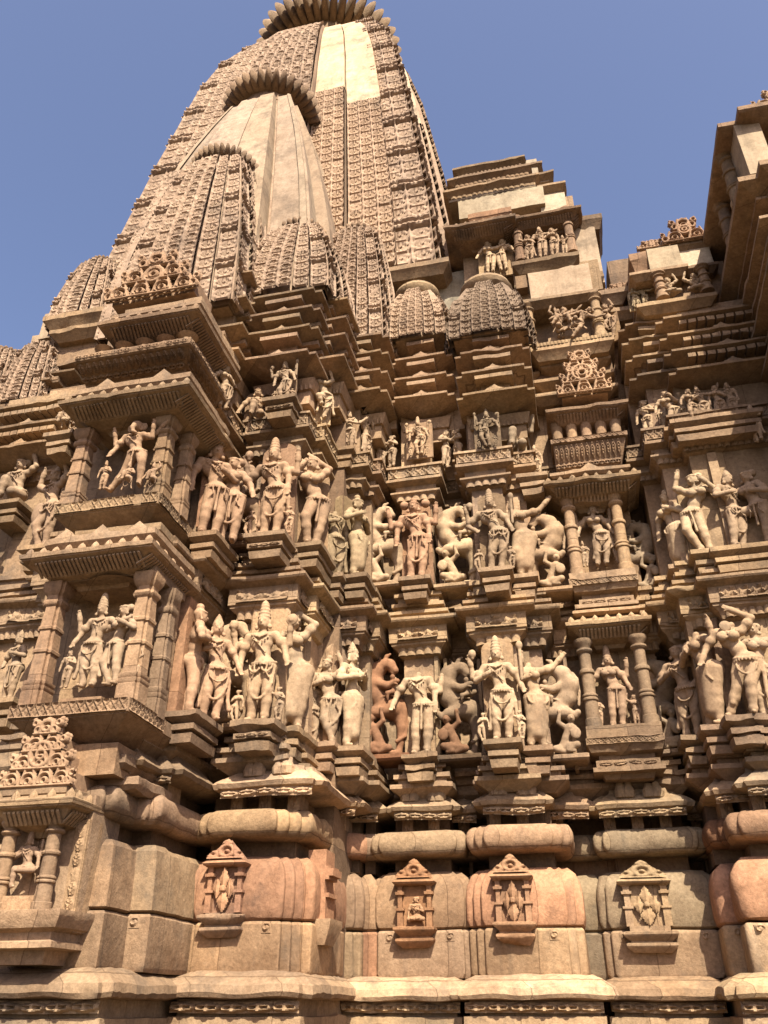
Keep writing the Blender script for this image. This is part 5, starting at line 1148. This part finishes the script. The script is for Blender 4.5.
half_spire('patterned corner spirelet over the left pier', 302, 239, 25, -2.5, .52, .26, 7.95, 0, LT, False, tw=.12, disc_n=26, Y=6.30)
half_spire('patterned spirelet behind the corner spirelet', 358, 240, 20, -1.9, .42, .24, 7.9, 0, LT, False, tw=.12, disc_n=22, Y=7.0)
half_spire('low patterned spirelet at the left', 105, 268, 15, -4.4, .33, .18, az(100, 318, 6.1), 0, LT, False, tw=.12, disc_n=24, Y=6.45)
half_spire('patterned spirelet at the left edge of the roof', 8, 358, 16, -5, .30, .2, az(8, 415, 6.1), 0, LT, False, tw=.10, disc_n=20, Y=6.4)
half_spire('small patterned spirelet beside the left edge', 48, 350, 12, -5, .26, .16, az(45, 395, 6.0), 0, LT, False, tw=.10, disc_n=20, Y=6.3)
# blunt spirelets over the two middle bays
def blunt(label, px, ptop, pbase, Y, half, tint, mat='lace'):
    z0, z1 = az(px, pbase, Y-half), az(px, ptop, Y-.1); A = ax(px, (ptop+pbase)/2, Y)
    W = curve([(z0+(z1-z0)*t, half*(1-.46*t**2.4)) for t in np.linspace(0, 1, 9)])
    o = node('spirelet', label); tower_core(o, A, Y, W, z0, z1, .95, tint, mat)
    for k in (0, 1, -1):
        for s0, s1, p, tl, rs in ((-1, -.70, 1.0, tile_lace2, ribs), (-.68, -.38, 1.07, tile_lace2, None), (-.37, .37, 1.15, tile_lace, None), (.38, .68, 1.07, tile_lace2, None), (.70, 1, 1.0, tile_lace2, ribs)):
            tower_band(o, A, Y, k, W, s0, s1, p, z0, z1-(0 if abs(s0+s1) < .1 else .12 if p > 1.02 else .3), tl, .085, .085, .028, tint, mat, rowscale=rs, q=8)
    mb = MB(); R = half*.72; lathe(mb, A, Y, [(R*.85, z1-.02), (R, z1+.02), (R*1.05, z1+.07), (R*.98, z1+.12), (R*.7, z1+.17), (R*.2, z1+.2)], 24); mb.build('cap', 'stone', o, (.95, .95, .93))
blunt('tan blunt spirelet over the left middle bay', 418, 297, 337, 7.15, .37, (1.0, .95, .9)); blunt('blackened blunt spirelet over the right middle bay', 488, 292, 334, 7.05, .41, (.62, .60, .58))

# ------------------------------------------------------------------ helpers that measure blocks off the wall planes
def blk(name, px0, px1, ptop, pbot, Y, depth=.6, tint=TAN, mat='stone', parent=None, lip=0, noise=.007):
    pm = (ptop+pbot)/2; xm = (px0+px1)/2; z0, z1 = az(xm, pbot, Y), az(xm, ptop, Y)
    mb = MB(); pr = [(0, z0), (0, z1)] if not lip else [(-lip, z0), (-.01, z0+(z1-z0)*.55), (0, z0+(z1-z0)*.6), (0, z1-.004), (-.02, z1)]
    sweep(mb, rect(ax(px0, pm, Y), ax(px1, pm, Y), Y, Y+depth), zprof(pr), step=.07)
    return mb.build(name, mat, parent or T, tint, noise=noise)
blk('infill_wall', 377, 404, 272, 352, 7.55, .6, (.80, .82, .80), 'plaster'); blk('infill_wall', 440, 470, 272, 340, 7.45, .6, (.62, .64, .62), 'plaster')
blk('roof_course', 384, 449, 262, 273, 7.12, .9, TAN, lip=.08); blk('infill_wall', 384, 452, 270, 345, 7.5, .6, (.82, .82, .80)); blk('roof_course', 44, 122, 309, 320, 6.0, .9, TAN, lip=.08); blk('roof_course', 50, 118, 324, 333, 6.05, .9, TAN, lip=.08); blk('infill_wall', 52, 120, 312, 360, 6.2, .8, TAN)
blk('roof_course', 55, 80, 306, 318, 6.5, .8, TAN, lip=.06); blk('plaster_block', 42, 70, 312, 336, 6.55, .8, (.74, .67, .60), 'plaster'); blk('plaster_block', 30, 60, 334, 358, 6.7, .8, (.74, .67, .60), 'plaster')
# ---- niche tower over the pillared niches
nt_ = niche('niche_tower', 'tower of open niches with a stepped roof')
Yn = 6.98
xa, xb = ax(556, 468, Yn), ax(622, 468, Yn); z0, z1 = az(590, 468, Yn), az(590, 436, Yn-.1); xa2, xb2 = ax(552, 438, Yn-.1), ax(626, 438, Yn-.1)
mb = MB(); zm = z1-.06
mb.add([(xa, Yn, z0), (xb, Yn, z0), (xb2, Yn-.1, zm), (xa2, Yn-.1, zm), (xa, Yn+.5, z0), (xb, Yn+.5, z0), (xb2, Yn+.5, zm), (xa2, Yn+.5, zm)], [(0, 1, 2, 3), (1, 5, 6, 2), (4, 0, 3, 7), (3, 2, 6, 7)])
for f0, f1, tile, n in ((.02, .28, tile_scroll, 12), (.32, .98, tile_leaf, 13)):
    L = lambda a, b, t: a+(b-a)*t
    Aa = np.array((L(xa, xa2, f0), Yn-.1*f0-.002, L(z0, zm, f0))); Bb = np.array((L(xb, xb2, f0), Yn-.1*f0-.002, L(z0, zm, f0))); Dd = np.array((L(xa, xa2, f1), Yn-.1*f1-.002, L(z0, zm, f1))); relief(mb, flat(Aa, Bb-Aa, Dd-Aa), n*9, 12, tiled(tile, n, 1), .025)
sweep(mb, rect(xa2-.01, xb2+.01, Yn-.11, Yn+.5), [(0, zm), (.01, zm+.01), (.01, z1), (0, z1+.004)]); band(mb, xa2, xb2, Yn-.123, zm+.008, z1-.004, tile_lattice, 14, .012, 7)
sub('railing', mb, nt_, (.95, .9, .86), noise=.003)
course(nt_, 'roof_course', xa-.07, xb+.07, Yn-.06, Yn+.5, z0-.10, z0-.035, crest=1); awning(nt_, xa-.14, xb+.14, Yn-.14, z0-.20, Yn+.5, d=.24)
for k in range(5):
    mb = MB(); xk = xa2+.06+k*(xb2-xa2-.12)/4; zt = az(590, 416, Yn+.05); lathe(mb, xk, Yn+.08, [(.055, z1-.02), (.06, z1+.02), (.045, z1+.05), (.06, zt-.09), (.065, zt-.05), (.05, zt), (.07, zt+.04)], 12); sub('baluster', mb, nt_, WARM)
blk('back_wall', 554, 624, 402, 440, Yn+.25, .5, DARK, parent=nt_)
ze = az(587, 405, Yn-.1); awning(nt_, ax(545, 405, Yn-.1), ax(629, 405, Yn-.1), Yn-.1, ze, Yn+.6, d=.24, knobs=False)
for p0, p1, a, b, Y in ((528, 620, 388, 396, Yn+.12), (532, 616, 374, 382, Yn+.12), (540, 612, 360, 367, Yn+.16)): blk('roof_course', p0, p1, a, b, Y, .7, TAN, parent=nt_, lip=.10)
for a in (352, 372, 398): blk('roof_course', 519, 540, a, a+7, Yn+.22, .6, TAN, parent=nt_, lip=.06)
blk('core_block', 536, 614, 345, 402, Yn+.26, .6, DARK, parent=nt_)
zp = az(582, 394, Yn-.02); pediment(nt_, ax(582, 375, Yn-.02), Yn-.03, zp, .50, az(580, 352, Yn-.02)-zp, (1.12, 1.0, .92), d=.12, levels=4)
blk('balcony_floor', 530, 616, 341, 353, Yn+.02, .7, TAN, parent=nt_, lip=.07)
zb, zt = az(565, 341, Yn+.05), az(565, 297, Yn+.05)
mb = MB(); band(mb, ax(532, 345, Yn+.02), ax(614, 345, Yn+.02), Yn+.018, zb-.055, zb-.01, tile_flute, 22, .012, 5); sub('carved_band', mb, nt_, TAN)
for px in (529, 598): round_pillar(nt_, ax(px, 320, Yn+.1), Yn+.1, zb, zt, .058, CREAM if px < 540 else TAN)
blk('back_wall', 528, 640, 296, 345, Yn+.36, .5, TAN, parent=nt_); blk('base_block', 548, 590, 335, 342, Yn+.1, .2, CREAM, parent=nt_)
blk('roof_course', 516, 600, 294, 301, Yn+.02, .7, TAN, parent=nt_, lip=.08); blk('roof_course', 596, 630, 288, 300, Yn+.16, .7, TAN, parent=nt_, lip=.08)
blk('plaster_block', 529, 592, 268, 294, Yn+.10, .7, (.74, .67, .60), 'plaster', parent=nt_); blk('core_block', 514, 602, 266, 296, Yn+.2, .6, TAN, parent=nt_); blk('carved_block', 516, 527, 276, 288, Yn+.08, .3, (.7, .66, .62), parent=nt_)
blk('balcony_floor', 512, 580, 256, 266, Yn+.06, .7, (.7, .66, .62), parent=nt_, lip=.07)
zb, zt = az(545, 257, Yn+.14), az(545, 213, Yn+.14)
for px in (518, 570): round_pillar(nt_, ax(px, 238, Yn+.16), Yn+.16, zb, zt, .055, (.82, .76, .72))
blk('back_wall', 462, 580, 205, 276, Yn+.36, .6, TAN, parent=nt_)
blk('column', 578, 600, 226, 284, Yn+.30, .6, (.74, .67, .60), 'plaster', parent=nt_); blk('column_cap', 576, 603, 214, 227, Yn+.26, .6, (.6, .57, .54), parent=nt_, lip=.05)
blk('column_base', 583, 604, 272, 286, Yn+.26, .6, (.8, .76, .72), parent=nt_, lip=.05)
ze = az(540, 213, Yn+.02); awning(nt_, ax(508, 213, Yn+.02), ax(582, 211, Yn+.02), Yn+.02, ze, Yn+.7, d=.2, knobs=False, tint=(.7, .66, .63))
ze = az(480, 226, Yn+.02); awning(nt_, ax(444, 226, Yn+.02), ax(516, 224, Yn+.02), Yn-.06, ze, Yn+.7, d=.3, knobs=True, tint=(.8, .75, .7))
blk('carved_block', 468, 512, 210, 222, Yn+.0, .5, (.8, .66, .58), parent=nt_, lip=.04)
blk('plaster_block', 458, 545, 193, 211, Yn+.16, .8, (.70, .66, .60), 'plaster', parent=nt_); blk('plaster_block', 540, 566, 194, 211, Yn+.22, .8, (1.0, .98, .92), 'plaster', parent=nt_)
for k, (p0, p1, q, a, b) in enumerate(((442, 540, 566, 181, 193), (446, 533, 554, 170, 181), (452, 526, 543, 161, 170))):
    Yk = Yn+.10+.06*k
    blk('roof_slab', p0, p1, a, a+5, Yk, .9, (.78, .78, .76), parent=nt_, lip=.07, noise=.012); blk('roof_slab', p1-4, q, a+1, a+6, Yk+.1, .9, (.72, .72, .70), parent=nt_, lip=.07, noise=.012)
    blk('plaster_block', p0+6, p1-4, a+4, b+1, Yk+.09, .8, (.60, .55, .50), 'plaster', parent=nt_); blk('plaster_block', p1-6, q-5, a+5, b+2, Yk+.18, .8, (.54, .5, .46), 'plaster', parent=nt_)
    mb = MB(); z = az((p0+p1)/2, a+6, Yk); band(mb, ax(p0+8, a+6, Yk), ax(p1-4, a+6, Yk), Yk+.05, z-.05, z-.005, tile_flute, 16, .03, 5); sub('carved_band', mb, nt_, (.75, .72, .68))
blk('core_block', 455, 540, 166, 200, Yn+.36, .6, (.7, .68, .64), 'plaster', parent=nt_)
# ---- porch roof on the right
pr_ = niche('porch_roof', 'stacked porch roof on the right with a small balcony')
Yp = 6.62
blk('balcony_floor', 636, 720, 297, 306, Yp+.02, .8, TAN, parent=pr_, lip=.07); blk('balcony_floor', 606, 640, 306, 316, Yp+.5, .6, TAN, parent=pr_, lip=.07)
zb, zt = az(660, 297, Yp+.08), az(660, 272, Yp+.08)
for px in (660, 706): round_pillar(pr_, ax(px, 285, Yp+.12), Yp+.12, zb, zt, .055, TAN)
blk('back_wall', 630, 730, 268, 300, Yp+.32, .5, TAN, parent=pr_)
blk('roof_course', 629, 690, 268, 275, Yp+.08, .8, TAN, parent=pr_, lip=.06); blk('roof_course', 680, 720, 264, 271, Yp+.16, .8, (.75, .7, .66), parent=pr_, lip=.06)
blk('plaster_block', 648, 681, 247, 269, Yp+.14, .8, (.74, .67, .60), 'plaster', parent=pr_); blk('plaster_block', 679, 712, 246, 266, Yp+.24, .8, (1.0, .98, .93), 'plaster', parent=pr_); blk('carved_block', 630, 651, 252, 270, Yp+.16, .6, (.9, .8, .74), parent=pr_, lip=.04)
blk('roof_course', 672, 716, 240, 248, Yp+.2, .8, TAN, parent=pr_, lip=.06); zp = az(686, 241, Yp+.2); pediment(pr_, ax(684, 232, Yp+.2), Yp+.18, zp-.02, .46, az(686, 221, Yp+.2)-zp+.03, (.98, .84, .78), d=.15, levels=2)
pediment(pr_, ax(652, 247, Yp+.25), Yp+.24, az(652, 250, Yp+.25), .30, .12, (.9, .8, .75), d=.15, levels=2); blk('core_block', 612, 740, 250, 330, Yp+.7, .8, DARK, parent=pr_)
pediment(pr_, ax(622, 300, 7.2), 7.18, az(622, 292, 7.2), .3, .10, (.9, .8, .75), d=.15, levels=2)
# ---- nearer porch projection that rises along the right edge
nr = niche('porch_projection', 'shaded porch corner of stepped eaves along the right edge')
Yq = 5.4
xq = ax(780, 260, Yq); zq = list(np.linspace(az(750, 392, Yq), az(750, 186, Yq), 17))
mb = MB(); box(mb, xq+.22, xq+3, Yq+.15, 8.5, 6.3, az(740, 185, Yq), step=.5); box(mb, xq+1.6, xq+3, Yq+1.0, 8.5, 0, 6.4, step=.5); sweep(mb, rect(xq+.22, xq+3, Yq+.15, 8.5), [(-.5, 5.95), (-.25, 6.05), (-.2, 6.2), (0, 6.32)], step=.2); sub('core_wall', mb, nr, TAN)
for k, z in enumerate(zq):
    off = (.10, .15, .05, .12, .18, .08, .20, .10, .22, .06, .14, .22, .10, .16, .22, .08, .18)[k]; hgt = .07
    mb = MB(); sweep(mb, steps(xq+.22-off, xq+3, Yq+.15-off, 8.4, 2, .10, .09), zprof([(-.12, z-.07), (-.02, z-.025), (0, z-.02), (0, z+.012), (-.03, z+.03), (-.1, z+.06)]), step=.09); sub('stacked_eave', mb, nr, TAN, noise=.008)
    if k % 2 == 0:
        mb = MB(); 
        for q in range(12): yy = Yq+.3+q*.22; box(mb, xq+.22-off-.02+.06, xq+.4, yy, yy+.12, z+.04, z+.09)
        band(mb, xq+.24-off*.5, xq+1.4, Yq+.14-off*.4, z+.035, z+.10, tile_scroll, 14, .03, 7); band(mb, Yq+.2, Yq+2.2, xq+.21-off*.4, z+.035, z+.10, tile_scroll, 18, .03, 7, side='L')
        sub('tooth_course', mb, nr, TAN)
zt = az(735, 182, Yq)
mb = MB(); sweep(mb, steps(xq-.1, xq+3, Yq-.12, 8.4, 1, .16, .14), zprof([(-.2, zt-.10), (0, zt+.02), (0, zt+.08), (-.06, zt+.10)])); sub('balcony_floor', mb, nr, TAN)
zu = az(735, 122, Yq)
mb = MB(); box(mb, xq+.25, xq+3, Yq+.28, 8.2, zt, zu+.2, step=.5); sub('back_wall', mb, nr, TAN)
mb = MB(); xw = ax(742, 150, Yq+.02); box(mb, xw, xw+.22, Yq+.02, Yq+.5, zt+.09, zu-.02); sub('plaster_block', mb, nr, (.74, .67, .60), 'plaster')
for dx, dy in ((-.03, .32), (.42, .0), (.0, .9)): round_pillar(nr, xw+dx, Yq+.05+dy, zt+.09, zu, .07, TAN)
mb = MB(); sweep(mb, steps(xq-.12, xq+3, Yq-.12, 8.4, 1, .16, .14), zprof([(-.3, zu-.09), (-.02, zu-.02), (0, zu), (0, zu+.05), (-.1, zu+.1), (-.3, zu+.16)])); sub('eave', mb, nr, (.9, .85, .8))
mb = MB(); sweep(mb, steps(xq+.1, xq+3, Yq+.08, 8.2, 1, .16, .14), zprof([(-.2, zu+.12), (0, zu+.2), (0, zu+.27), (-.1, zu+.34), (-.2, zu+.36)])); sub('roof_course', mb, nr, TAN)
pediment(nr, xq+.55, Yq+.15, zu+.3, .5, .25, (.95, .88, .82), d=.2, levels=2)
